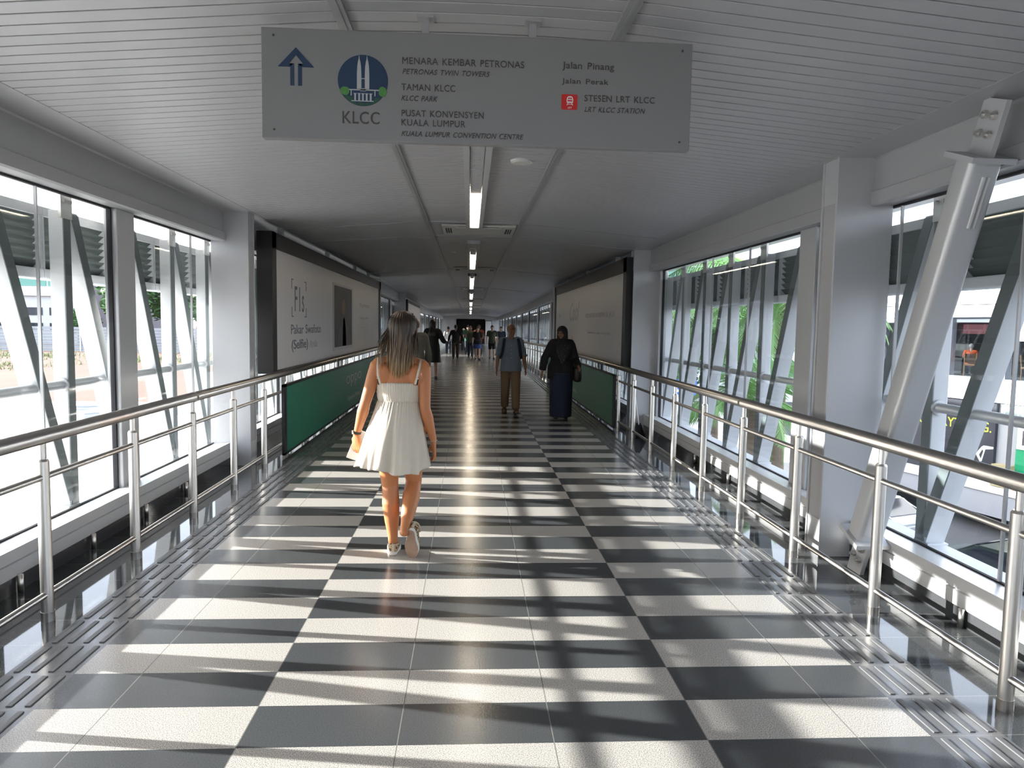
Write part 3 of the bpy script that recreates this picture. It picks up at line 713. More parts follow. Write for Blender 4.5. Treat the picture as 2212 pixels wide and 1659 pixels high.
for k in range(14):
    x = -95 + 3.35 * k
    MB().box(x, x + 3.1, 91.9, 92.05, 5.4, 7.2).build('glass_band', M_gglass, dp_)
MB().box(-96, -48.1, 91.6, 92.0, 4.2, 5.3).build('ledge', M_white, dp_)
for z0, z1 in ((1.85, 2.78), (.05, .9)):
    for k in range(13):
        x = -94.6 + 3.6 * k
        MB().box(x, x + 2.75, 91.9, 92.06, z0, z1).build('window', M_bglass, dp_)
MB().box(-46.6, -41.5, 92, 104, -1.6, 6.2).build('wall', mat('mauve_wall', (.15, .135, .16), .7), tag(empty('screen_wall', (-44, 92, -1.6)), 'dark mauve blank building block beyond the hoarding outside left', 'building'))
def leaf_ball(b, c, rr, n, rg, size):
    for i in range(n):
        v = Vector((rg.gauss(0, 1), rg.gauss(0, 1), rg.gauss(0, 1))).normalized() * rg.uniform(.55, 1.0)
        p = Vector((c[0] + v.x * rr[0], c[1] + v.y * rr[1], c[2] + v.z * rr[2])); s_ = size * rg.uniform(.6, 1.4)
        a = Vector((rg.gauss(0, 1), rg.gauss(0, 1), rg.gauss(0, .6))).normalized(); t = a.orthogonal().normalized() * .45
        b.bm.faces.new([b.bm.verts.new(p - a * s_ * .5), b.bm.verts.new(p + t * s_ * .5), b.bm.verts.new(p + a * s_ * .5), b.bm.verts.new(p - t * s_ * .5)])
def tree(x, y, z0, h, w, label, group, n=900, seed=1, size=.5):
    rg = random.Random(seed); root = empty('tree', (x, y, z0), label, 'tree', group)
    b = MB(); b.tube([(x, y, z0), (x + .2, y, z0 + h * .3), (x - .1, y + .1, z0 + h * .6)], [.035 * h, .028 * h, .012 * h], 8)
    for k in range(4): a = rg.uniform(0, 6.28); b.tube([(x + .1, y, z0 + h * .4), (x + cos(a) * w * .5, y + sin(a) * w * .5, z0 + h * .7)], [.014 * h, .006 * h], 6)
    b.build('trunk', M_trunk, root)
    b = MB()
    for k in range(7):
        a = rg.uniform(0, 6.28); q = rg.uniform(.1, .62)
        leaf_ball(b, (x + cos(a) * w * q, y + sin(a) * w * q, z0 + h * rg.uniform(.5, .85)), (w * .5, w * .5, h * .2), n // 7, rg, size)
    b.build('foliage', M_leaf, root)
for i, (x, y, h, w) in enumerate(((-39.5, 86, 9.5, 4.2), (-35, 88, 8.2, 3.6), (-31.2, 85, 10, 4.0), (-27, 88, 9, 4.0), (-22, 86, 9.5, 4.2), (-42.6, 82, 4.2, 2.0))):
    tree(x, y, -1.6, h, w, 'green tree beyond the hoarding outside left, %s from the dark mauve block' % nth(i) if i < 5 else 'low bushy tree in front of the dark mauve block outside left', 'trees beyond the hoarding', seed=i + 3, n=1600, size=.75)
# stacked timber / debris on the lot
for i, (x, y, l, a) in enumerate(((-13.0, 26.2, 2.0, .3), (-10.4, 25.2, 1.6, -.2), (-12.2, 24.4, 1.3, .9), (-9.0, 26.8, 1.8, .5))):
    b = MB()
    for k in range(5): b.box(-l / 2 + .07 * k, l / 2 - .05 * k, -.35 + .14 * k, -.24 + .14 * k, 0, .09 + .05 * (k % 2))
    b.xf(Matrix.Translation((x, y, -1.6)) @ Matrix.Rotation(a, 4, 'Z')); o = b.build('pallet_boards', M_hoard, None)
    tag(o, 'grey boards lying on the concrete outside left, %s from the bridge column' % nth(3 - i), 'boards', 'boards on the lot')
# walls added beside the far bridge to keep the sun off its floor
nb = empty('screen_wall', (-6, 30, -1.6), 'added tall grey sun-blocking wall close along the left of the far bridge', 'wall')
MB().box(-6.4, -5.6, 19.4, 41.5, -1.6, 5.4).build('wall', mat('grey_render', (.36, .38, .41), .8, var=.05, vscale=.5), nb)
for k in range(5):
    MB().box(-5.62, -5.5, 22.5 + 3.8 * k, 25.2 + 3.8 * k, .6, 2.6).build('window', M_bglass, nb)
nb2 = empty('screen_wall', (-6, 58, -1.6), 'second added grey sun-blocking wall along the left near the far end of the bridge', 'wall')
MB().box(-6.4, -5.6, 46.0, 70.5, -1.6, 5.4).build('wall', bpy.data.materials['grey_render'], nb2)  # added sun blocker too; the gap before it leaves a sunlit band

# ------------------------------------------------------------------ outside, right: restaurant block, shop fronts, street, palms
b = MB(); b.box(3.44, 300, -60, 300, -6.2, -5.6); b.build('ground_street', M_asph, kind='structure')
b = MB(); b.box(9.5, 17.5, 30.5, 60, -7.0, -4.2); b.build('ground_terrace', M_conc, kind='structure')
FO = Vector((19.41, 26.85, 0)); FD = Vector((.25, -.97, 0)).normalized(); FN = Vector((-FD.y, FD.x, 0)) * -1     # along (towards camera end), inward normal to the bridge
if FN.x > 0: FN = -FN
def fbox(b, a0, a1, d0, d1, z0, z1):
    """box on the facade: a along, d depth in front of the face (+ towards the bridge)"""
    pts = [FO + FD * a + FN * d for a, d in ((a0, d0), (a1, d0), (a1, d1), (a0, d1))]
    b.prism([(p.x, p.y, z0) for p in pts], (0, 0, z1 - z0)); return b
rb = empty('restaurant_building', (FO.x, FO.y, -7), 'white building with upper restaurant windows and shops below outside right', 'building')
fbox(MB(), -9, 26, -.25, -7.5, 2.0, 6.5).build('upper_wall', M_fac, rb)
fbox(MB(), -9, 26, 0, -.25, 2.2, 2.66).build('fascia_band', M_fac, rb); fbox(MB(), -9, 26, .05, -.25, 2.69, 4.0).build('fascia_band', M_fac, rb)
fbox(MB(), -9, 26, .0, -7.5, -1.0, -.12).build('floor_band', M_fac, rb)
fbox(MB(), -9, 26, -3.2, -3.3, -.12, 2.0).build('back_wall', mat('restaurant_dark_wall', (.035, .04, .04), .7), rb)
for a0, a1 in ((-3.9, -1.15), (.62, 1.25), (5.2, 6.0), (10.5, 11.2), (-9, -6.8)): fbox(MB(), a0, a1, -.02, -.4, -.12, 2.2).build('pier', M_fac, rb)
fbox(MB(), 1.25, 5.2, .0, -.3, 1.32, 2.2).build('lintel', M_fac, rb)
for a0, a1, z1 in ((-1.15, .62, 2.2), (1.25, 5.2, 1.32), (-6.8, -3.9, 1.75), (6.0, 10.5, 2.2)):
    fbox(MB(), a0, a1, -.10, -.12, -.12, z1).build('restaurant_window', glassmat('restaurant_glass', (.62, .64, .66), .6) if a0 == -1.15 else bpy.data.materials['restaurant_glass'], rb)
fbox(MB(), -1.15, .62, -.5, -.55, 1.55, 2.2).build('awning', mat('maroon_valance', (.16, .045, .05), .8), rb)
for a in (-7.5, -2.4, 2.7, 7.8, 12.9):
    fbox(MB(), a - .012, a + .012, .055, .0, 2.69, 4.0).build('panel_joint', M_facg, rb); fbox(MB(), a + 1.2 - .012, a + 1.224, .004, 0, -1.0, -.12).build('panel_joint', M_facg, rb)
fbox(MB(), -9, 26, -.2, -7, -5.2, -1.0).build('shop_wall', M_facg, rb)
fbox(MB(), -9, 26, 1.2, -.3, -4.14, -4.02).build('canopy_edge', M_white, rb)
fbox(MB(), -9, 26, 1.15, -.3, -5.0, -4.14).build('canopy', mat('canopy_grey', (.36, .38, .42), .5), rb)
fbox(MB(), -9, 26, -.2, -7, -7.0, -5.0).build('lower_wall', M_bglass, rb)
for a in (-6, -2, 2, 6): fbox(MB(), a, a + .4, .2, -.2, -7, -5).build('lower_pier', M_facg, rb)
sp_ = fbox(MB(), -3.9, 1.05, -.05, -.19, -4.0, -1.05).build('dark_shop_sign', mat('shop_sign_black', (.012, .014, .022), .3), rb)
M_yel = mat('lime_lettering', (.62, .75, .03), .5)
def fp(a, z, d=-.049): p = FO + FD * a + FN * d; return (p.x, p.y, z)
lettering('FOR EVERYTHING.', fp(-3.1, -2.17), FD, UZ, 4.0, .38, M_yel, sp_)
lettering('TaylorMade', fp(-.35, -1.36), FD, UZ, 1.15, .17, M_wht, sp_)
lettering('Performance', fp(-.05, -1.58), FD, UZ, .9, .09, M_wht, sp_)
# golf iron picture on the sign
M_iron = mat('picture_chrome', (.62, .64, .68), .3, .3)
def fpoly(pts, m, nm, par, d=-.045):
    b = MB(); b.prism([fp(a, z, d) for a, z in pts], tuple(FN * .004)); return b.build(nm, m, par)
for a, z, k in ((.62, -3.05, 1.0), (-.55, -3.25, .8), (-2.9, -2.9, .9)):
    ir = fpoly([(a + k * p, z + k * q) for p, q in ((-.28, -.02), (-.1, -.28), (-.02, -.26), (.10, .22), (.02, .36), (-.06, .30), (-.2, .12))], M_iron, 'iron_head', sp_)
    fpoly([(a + k * p, z + k * q) for p, q in ((.02, .36), (.10, .22), (.42, .28), (.42, .36))], M_iron, 'iron_neck', sp_)
    fpoly([(a + k * p, z + k * q) for p, q in ((-.14, -.02), (-.06, -.16), (.02, .14), (-.02, .2))], M_black, 'iron_cavity', sp_, -.040)
pb = fbox(MB(), 1.35, 9, .0, -.19, -1.50, -1.02).build('grey_shop_sign', mat('shop_sign_grey', (.10, .15, .15), .4), rb)
lettering('PERALATAN GOLF', fp(1.38, -1.43, .001), FD, UZ, 4.2, .36, M_wht, pb)
gs = fbox(MB(), 1.9, 6.5, -.05, -.19, -4.0, -1.5).build('green_shop_panel', mat('shop_green', (.01, .26, .12), .4), rb)
wp = fbox(MB(), 1.95, 3.6, -.0, -.05, -2.6, -1.75).build('white_card', M_wht, gs); lettering('10%', fp(2.15, -2.45, .001), FD, UZ, 1.2, .55, M_ink, wp)
for i, (a, sc) in enumerate(((1.5, .8), (2.3, .5))):
    o = fbox(MB(), a, a + .6, .6, .2, -4.0, -4.0 + sc).build('carton', mat('cardboard_%d' % i, ((.30, .26, .14), (.50, .33, .16))[i], .8), None)
    tag(o, ('tall olive brown carton on the canopy by the dark shop sign', 'low tan carton on the canopy by the green shop panel')[i], 'box')
# diners and chairs behind the restaurant glass
M_cane = mat('cane_chair_wood', (.42, .25, .10), .5); M_cush = mat('brown_cushion', (.12, .07, .045), .7)
def cafe_chair(a, d, ang, label):
    p = FO + FD * a + FN * d; root = empty('dining_chair', (p.x, p.y, -.12), label, 'chair', 'cane restaurant chairs')
    root.rotation_euler.z = ang
    for sx in (-.2, .2):
        b = MB(); b.tube([(sx, -.2, 0), (sx, -.2, .45)], [(.02, .02)] * 2, 6); b.build('leg', M_cane, root, world=False)
        b = MB(); b.tube([(sx, .2, 0), (sx, .2, .45), (sx, .27, .92)], [(.02, .02)] * 3, 6); b.build('leg', M_cane, root, world=False)
    MB().box(-.22, .22, -.22, .22, .43, .48).build('seat', M_cane, root, world=False)
    b = MB(); b.box(-.19, .19, .21, .235, .52, .88); b.build('backrest', M_cush, root, world=False)
    return root
fa = math.atan2(FD.y, FD.x)
cafe_chair(-.64, -.62, math.atan2(-.97, .25) + pi + .7, 'cane chair holding the diner in the orange shirt')
cafe_chair(.02, -.9, fa - pi / 2, 'cane chair with brown back right of the orange diner')
cafe_chair(1.75, -.7, fa + pi / 2, 'empty cane chair behind the right hand restaurant window')
cafe_chair(2.75, -.7, fa - pi / 2, 'cane chair at the far right of the restaurant window')
for i, (a, lab) in enumerate(((-1.28, 'dark square restaurant table left of the orange diner'), (2.3, 'dark restaurant table between two empty cane chairs'))):
    p = FO + FD * a + FN * -1.0
    t = empty('dining_table', (p.x, p.y, -.12), lab, 'table', 'restaurant tables')
    MB().box(-.38, .38, -.38, .38, .70, .74).build('tabletop', M_dark, t, world=False); MB().tube([(0, 0, .02), (0, 0, .70)], [(.05, .05)] * 2, 8).build('pedestal', M_dark, t, world=False); MB().box(-.25, .25, -.25, .25, 0, .03).build('base', M_dark, t, world=False)
# cars down in the street
def car(x, y, z, ang, m, label):
    root = empty('car', (x, y, z), label, 'car', 'cars in the street'); root.rotation_euler.z = ang
    body = [(-2.2, .25), (-2.25, .6), (-2.1, .85), (-1.2, .95), (-.6, 1.38), (.75, 1.42), (1.5, .98), (2.15, .88), (2.25, .55), (2.2, .25)]
    b = MB(); b.prism([(px, -.86, pz) for px, pz in body], (0, 1.72, 0)); bmesh.ops.bevel(b.bm, geom=b.bm.edges[:], offset=.07, segments=2, affect='EDGES'); o = b.build('body', m, root, world=False); smooth_edges(o, 40)
    for sy in (-1, 1):
        MB().prism([(-1.08, sy * .862, .97), (-.55, sy * .862, 1.32), (.68, sy * .862, 1.34), (1.3, sy * .862, 1.0)], (0, sy * .006, 0)).build('side_window', M_bglass, root, world=False)
        for px in (-1.4, 1.4):
            w = MB(); w.tube([(px, sy * .70, .32), (px, sy * .88, .32)], [(.32, .32)] * 2, 20); w = w.build('wheel', M_black, root, world=False)
            MB().tube([(px, sy * .88, .32), (px, sy * .89, .32)], [(.2, .2)] * 2, 16).build('hub', M_alu, w, world=False)
    MB().prism([(-1.25, -.72, .985), (-.66, -.66, 1.36), (-.66, .66, 1.36), (-1.25, .72, .985)], (-.02, 0, .02)).build('rear_window', M_bglass, root, world=False)
    MB().prism([(.82, -.66, 1.385), (1.5, -.74, 1.0), (1.5, .74, 1.0), (.82, .66, 1.385)], (.02, 0, .02)).build('windscreen', M_bglass, root, world=False)
car(14.9, 18.4, -5.6, fa + .1, mat('car_dark_green', (.03, .05, .045), .2, .3), 'dark car parked below the shop canopy outside right')
car(14.2, 24.6, -5.6, fa + .1, mat('car_silver', (.35, .37, .4), .25, .4), 'silver car farther along the street below the canopy')
# palms
def palm(x, y, z0, zc, label, seed, n=24, ln=2.9):
    rg = random.Random(seed); root = empty('palm_tree', (x, y, z0), label, 'palm', 'palms outside the right windows')
    b = MB(); b.tube([(x, y, z0), (x + .1, y + .1, (z0 + zc) / 2), (x, y, zc)], [.19, .15, .12], 10); b.build('trunk', M_trunk, root, smooth=True)
    for k in range(n):
        a = 2 * pi * k / n * 2.399 + rg.uniform(-.2, .2); el = rg.uniform(-.35, 1.15); l = ln * rg.uniform(.8, 1.1)
        hd = Vector((cos(a), sin(a), 0)); pts = []
        for i in range(15):
            t = i / 14; e_ = el - 1.75 * t ** 1.4
            pts.append((pts[-1] + (hd * cos(e_) + Vector((0, 0, 1)) * sin(e_)) * (l / 14)) if pts else Vector((x, y, zc)) + hd * .08)
        b = MB(); b.tube(pts, [.028 * (1 - .75 * i / 14) for i in range(15)], 5)
        side = hd.cross(Vector((0, 0, 1)))
        for i in range(2, 56):
            t = i / 56; q = t * 14; j = min(13, int(q)); p = pts[j].lerp(pts[j + 1], q - j); tg = (pts[j + 1] - pts[j]).normalized()
            w = .62 * (sin(pi * min(1, t * 1.06 + .1))) ** .6 * (l / 2.9) * rg.uniform(.85, 1.1)
            for sg_ in (-1, 1):
                d = (side * sg_ * .8 + tg * .6 + Vector((0, 0, -.35 - .3 * rg.random()))).normalized()
                n_ = tg * .019
                b.bm.faces.new([b.bm.verts.new(p - n_), b.bm.verts.new(p + n_), b.bm.verts.new(p + d * w * .6 + n_ * .8 + Vector((0, 0, -.02))), b.bm.verts.new(p + d * w + Vector((0, 0, -.12 * w)))])
        b.build('frond', M_palm, root)
palm(6.4, 14.7, -5.6, 2.15, 'tall palm nearest outside the right windows', 4)
palm(6.0, 17.6, -5.6, 1.5, 'second palm outside the right windows, a little lower', 9)
palm(7.2, 21.5, -5.6, 1.9, 'third palm outside the right windows, farther off', 13)
palm(5.6, 14.0, -5.6, .2, 'low palm with drooping fronds outside the right windows', 21, 20, 2.3)
for i, (x, y, h, w) in enumerate(((11, 44, 5.5, 2.6), (14.5, 47, 6.5, 3.2), (9.3, 38, 2.6, 1.7))):
    tree(x, y, -4.2, h, w, ('round tree on the terrace beyond the palms outside right', 'larger tree behind the terrace outside right', 'low shrub on the terrace outside right by the striped post')[i], 'trees on the terrace', seed=40 + i, n=1500, size=.42)
mk = empty('striped_post', (9.6, 36.5, -4.2), 'black and yellow striped post seen low through the right window', 'post')
for k in range(8): MB().cyl((9.6, 36.5, -4.2 + .28 * k), (9.6, 36.5, -3.92 + .28 * k), .09, 10).build('band', (M_yel if k % 2 == 0 else M_black), mk)
bs = empty('blue_sign', (12.4, 41, -4.2), 'small blue and white sign on a pole seen through the right window', 'sign')
MB().cyl((12.4, 41.05, -4.2), (12.4, 41.05, -1.5), .04, 8).build('pole', M_alu, bs); MB().box(11.7, 13.1, 40.97, 41.02, -2.3, -1.4).build('plate', mat('sign_blue', (.03, .12, .5), .5), bs)
for z in (-1.75, -2.1): MB().box(11.85, 12.95, 40.962, 40.972, z, z + .14).build('text_bar', M_wht, bs)
ob = empty('office_building', (24, 70, -7), 'pale distant building behind the palms outside right', 'building')
MB().box(14, 44, 70, 90, -7, 9).build('wall', M_fac, ob)
for k in range(7):
    for z in (-3, 0, 3, 6): MB().box(15.2 + 4 * k, 18 + 4 * k, 69.9, 70.02, z, z + 1.5).build('window', M_gglass, ob)

# ------------------------------------------------------------------ people
V = Vector
def skeleton(legL=(0, 0, 0), legR=(0, 0, 0), armL=(0, .12, .15), armR=(0, .12, .15), shw=.185, hipw=.09, head_yaw=0., k=1.0):
    """joints of a 1.70 m figure facing +y, left side at -x. leg = (swing, knee bend, foot pitch), arm = (swing, spread, elbow bend)"""
    J = {}
    thigh, shank = .43, .40
    def leg(sx, a):
        sw, kn, fp = a
        d1 = V((0, sin(sw), -cos(sw))); d2 = V((0, sin(sw - kn), -cos(sw - kn)))
        return d1 * thigh, d2 * shank, fp
    low = []
    for n, sx, a in (('L', -1, legL), ('R', 1, legR)):
        d1, d2, fp = leg(sx, a)
        hip = V((sx * hipw, 0, 0)); kn_ = hip + d1 + V((sx * .005, 0, 0)); an = kn_ + d2
        M_ = Matrix.Rotation(fp, 3, 'X')
        heel = an + M_ @ V((0, -.055, -.07)); toe = an + M_ @ V((sx * .015, .165, -.07))
        J['hip' + n], J['knee' + n], J['ank' + n], J['heel' + n], J['toe' + n], J['fp' + n] = hip, kn_, an, heel, toe, fp
        low += [heel.z, toe.z]
    dz = -min(low)
    for q in list(J):
        if q[:2] != 'fp': J[q] = J[q] + V((0, 0, dz))
    p = dz
    J['pel'] = V((0, 0, p + .02)); J['waist'] = V((0, .0, p + .20)); J['chest'] = V((0, .0, p + .38)); J['shc'] = V((0, -.01, p + .49)); J['neck'] = V((0, -.01, p + .56)); J['head'] = V((0, .015, p + .70))
    for n, sx, a in (('L', -1, armL), ('R', 1, armR)):
        sw, ab, el = a
        sh = V((sx * shw, -.01, p + .49))
        d1 = (Matrix.Rotation(sw, 3, 'X') @ V((sx * sin(ab), 0, -cos(ab))))
        e = sh + d1 * .29
        d2 = Matrix.Rotation(sw + el, 3, 'X') @ V((sx * sin(ab * .35), 0, -cos(ab * .35)))
        w = e + d2 * .25
        J['sh' + n], J['el' + n], J['wr' + n], J['hd' + n] = sh, e, w, d2
    J['yaw'] = head_yaw
    return J
def hand(b, w, d, palm_n, sx, fine=1., curl=.55):
    """palm and five bent fingers starting at wrist w along d; palm_n points out of the palm, sx is the thumb side"""
    d = d.normalized(); palm_n = (palm_n - d * palm_n.dot(d)).normalized(); ac = d.cross(palm_n).normalized() * sx
    c1 = w + d * .085
    b.tube([w - d * .02, w + d * .02, w + d * .055, c1 + d * .005], [(.020, .024), (.017, .033), (.014, .040), (.011, .038)], 10, ref=palm_n, rnd=.6)
    for i, (off, ln) in enumerate(((.031, .068), (.0105, .077), (-.0105, .071), (-.031, .055))):
        p = c1 + ac * off - d * .004; pts = [p - d * .012]; dd = d
        for q, cu in ((.42, curl * .55), (.32, curl), (.26, curl * .8)):
            pts.append(pts[-1] + dd * (ln * q + (.012 if q == .42 else 0)))
            dd = (Matrix.Rotation(cu, 3, d.cross(palm_n)) @ dd)
        b.tube(pts, [.0098, .0092, .0082, .0072], 8, rnd=1)
    t0 = w + d * .025 + ac * .028
    b.tube([t0 - ac * .012, t0 + ac * .014 + d * .022 + palm_n * .008, t0 + ac * .02 + d * .048 + palm_n * .018, t0 + ac * .016 + d * .066 + palm_n * .024], [.0135, .0115, .0102, .008], 8, rnd=1)
def head(b, J, fine=True):
    c = J['head']; M_ = Matrix.Rotation(J['yaw'], 3, 'Z')
    P = lambda x, y, z: c + M_ @ V((x, y, z))
    E_ = lambda p, r: b.ell(P(*p), r, rot=M_, seg=20, rings=14)
    b.tube([J['shc'] + V((0, -.01, -.02)), J['neck'], c + V((0, -.012, -.07))], [(.066, .060), (.052, .054), (.053, .056)], 14, ref=(1, 0, 0))
    E_((0, -.012, .022), (.074, .093, .088)); E_((0, .022, -.045), (.058, .062, .066)); E_((0, .052, -.088), (.030, .026, .024))
    if fine:
        b.tube([P(0, .078, .012), P(0, .096, -.012), P(0, .106, -.034)], [.008, .011, .013], 8, rnd=1); E_((-.012, .092, -.036), (.009, .010, .008)); E_((.012, .092, -.036), (.009, .010, .008))
        E_((0, .082, -.068), (.024, .012, .012)); E_((0, .078, .026), (.045, .012, .009))
        for sx in (-1, 1): E_((sx * .074, -.012, -.018), (.011, .022, .033)); E_((sx * .04, .055, -.03), (.022, .022, .02))
    return P, M_
def face(par, P, M_, skin_dark, loc, lip=(.30, .07, .06)):
    me_ = mat('eye_white', (.30, .28, .26), .3) if 'eye_white' not in MATS else MATS['eye_white']
    ml = mat('lips_%d' % int(lip[0] * 100), lip, .4)
    for sx in (-1, 1):
        e = MB().ell(P(sx * .030, .073, .006), (.0125, .009, .0055), rot=M_, seg=12, rings=8).xf(Matrix.Translation(-V(loc))).build('eye', me_, par, world=False, smooth=True)
        MB().ell(P(sx * .030, .0815, .006), (.006, .003, .006), rot=M_, seg=10, rings=6).xf(Matrix.Translation(-V(loc))).build('iris', M_black, e, world=False, smooth=True)
        MB().tube([P(sx * .014, .085, .026), P(sx * .03, .084, .031), P(sx * .046, .072, .026)], [.003, .0042, .0025], 6).xf(Matrix.Translation(-V(loc))).build('eyebrow', M_black, par, world=False)
    MB().tube([P(-.021, .088, -.066), P(-.008, .0945, -.0645), P(0, .0945, -.066), P(.008, .0945, -.0645), P(.021, .088, -.066)], [(.002, .003), (.004, .0055), (.004, .006), (.004, .0055), (.002, .003)], 8, ref=(0, 1, 0)).xf(Matrix.Translation(-V(loc))).build('mouth', ml, par, world=False, smooth=True)
def torso(b, J, inf=0., fem=False, z0=None, top=True, bulk=1.):
    p, w, c, s_ = J['pel'], J['waist'], J['chest'], J['shc']
    hx, wx, cx = (.172, .128, .148) if fem else (.165, .148, .168)
    pts = [p + V((0, 0, -.10)), p, p + V((0, 0, .08)), w, c, c + V((0, 0, .07)), s_ + V((0, 0, .015))]
    rad = [(hx * (1.06 if inf else .86), .126 if inf else .10), (hx, .115), (hx * .96, .11), (wx, .09), (cx, .105), (cx * 1.02, .10), (.10, .062)]
    if z0 is not None: k = z0; pts, rad = pts[k:], rad[k:]
    if not top: pts, rad = pts[:-1], rad[:-1]
    b.tube(pts, [(a * bulk + inf, e * (bulk if bulk < 1.1 else bulk * 1.05) + inf) for a, e in rad], 20, ref=(1, 0, 0), rnd=0 if inf else .4)
    for n in 'LR': b.tube([s_.lerp(J['sh' + n], .35), J['sh' + n]], [(.055 + inf, .06 + inf), (.050 + inf, .052 + inf)], 12, ref=(0, 1, 0), rnd=.8)
def arm(b, J, n, inf=0., upto=1., r=(.050, .040, .036, .041, .027), start=0.):
    sh, el, wr = J['sh' + n], J['el' + n], J['wr' + n]
    path = [(0, sh, r[0]), (.35, sh.lerp(el, .6), r[1]), (.54, el, r[2]), (.68, el.lerp(wr, .3), r[3]), (1., wr, r[4])]
    pts, rr_ = [], []
    for i, (t, p, q) in enumerate(path):
        if t <= upto + 1e-6: pts.append(p); rr_.append(q + inf)
        else:
            t0, p0, q0 = path[i - 1]; k = (upto - t0) / (t - t0)
            if k > .02: pts.append(p0.lerp(p, k)); rr_.append(q0 + (q - q0) * k + inf)
            break
    b.tube(pts, rr_, 14, rnd=.5)
def leg(b, J, n, inf=0., upto=1., r=(.088, .072, .056, .060, .037), taper=True):
    h, k, a = J['hip' + n], J['knee' + n], J['ank' + n]
    calf = k.lerp(a, .33) + V((0, -.012, 0))
    path = [(0, h + V((0, 0, .02)), r[0]), (.25, h.lerp(k, .5), r[1]), (.5, k, r[2]), (.66, calf, r[3]), (1., a, r[4])]
    pts, rr_ = [], []
    for i, (t, p, q) in enumerate(path):
        if t <= upto + 1e-6: pts.append(p); rr_.append(q + inf if taper else max(q, .05) + inf)
        else:
            t0, p0, q0 = path[i - 1]; kk = (upto - t0) / (t - t0)
            if kk > .02: pts.append(p0.lerp(p, kk)); rr_.append(q0 + (q - q0) * kk + inf)
            break
    b.tube(pts, rr_, 16, rnd=.4)
def foot(b, J, n, inf=0.):
    a, h, t = J['ank' + n], J['heel' + n], J['toe' + n]
    up_ = Matrix.Rotation(J['fp' + n], 3, 'X') @ V((0, 0, 1))
    b.tube([a + up_ * .02, a - up_ * .02], [.036 + inf, .036 + inf], 10, rnd=.5)
    b.tube([h + up_ * .034 + (t - h) * .06, h.lerp(t, .35) + up_ * .036, h.lerp(t, .7) + up_ * .028, t + up_ * .022], [(.032 + inf, .032), (.037 + inf, .036), (.042 + inf, .027), (.032 + inf, .020)], 12, ref=(1, 0, 0), rnd=.8)
def shoe_mesh(b, J, n): foot(b, J, n, .009)
def hair_cap(b, P, M_, front=.055, low=-.03, k=1.0, thick=.012):
    g = bmesh.ops.create_uvsphere(b.bm, u_segments=24, v_segments=16, radius=1)['verts']
    for v in g:
        q = V((v.co.x * (.074 + thick), v.co.y * (.093 + thick) - .014, v.co.z * (.088 + thick) + .026))
        line = low + max(0, (q.y + .01) / .1) ** .8 * (front - low) if q.y > -.01 else low - .05
        if q.z < line: q = V((q.x * .80, q.y * .78, q.z * .8))
        v.co = P(*q)
def loft(name, rows, m, par, loc, thick=.004, smooth=True):
    b = MB(); b.grid(rows).xf(Matrix.Translation(-V(loc))); o = b.build(name, m, par, world=False, smooth=smooth)
    md = o.modifiers.new('t', 'SOLIDIFY'); md.thickness = thick; md.offset = -1
    return o
def skirt_rows(cx, cy_, z_top, z_bot, prof, n=72, folds=11, amp=.02, seed=1, hem=0., lean=(0, 0)):
    """prof: list of (t, rx, ry)"""
    rg = random.Random(seed); ph = [rg.uniform(0, 6.28) for _ in range(5)]; rows = []
    for i in range(25):
        t = i / 24
        for (t0, x0, y0), (t1, x1, y1) in zip(prof, prof[1:]):
            if t0 <= t <= t1 + 1e-9: k = (t - t0) / (t1 - t0); k = k * k * (3 - 2 * k) * .4 + k * .6; rx, ry = x0 + (x1 - x0) * k, y0 + (y1 - y0) * k; break
        row = []
        for j in range(n):
            a = 2 * pi * j / n
            f_ = (sin(folds * a + ph[0]) * .6 + sin((folds * 2 - 5) * a + ph[1]) * .35 + sin(5 * a + ph[2]) * .5) * amp * t ** 1.2
            zz = z_top + (z_bot - z_top) * t + hem * t * (sin(3 * a + ph[3]) * .6 + sin(7 * a + ph[4]) * .4)
            row.append((cx + lean[0] * t + cos(a) * (rx + f_), cy_ + lean[1] * t + sin(a) * (ry + f_), zz))
        rows.append(row)
    return rows
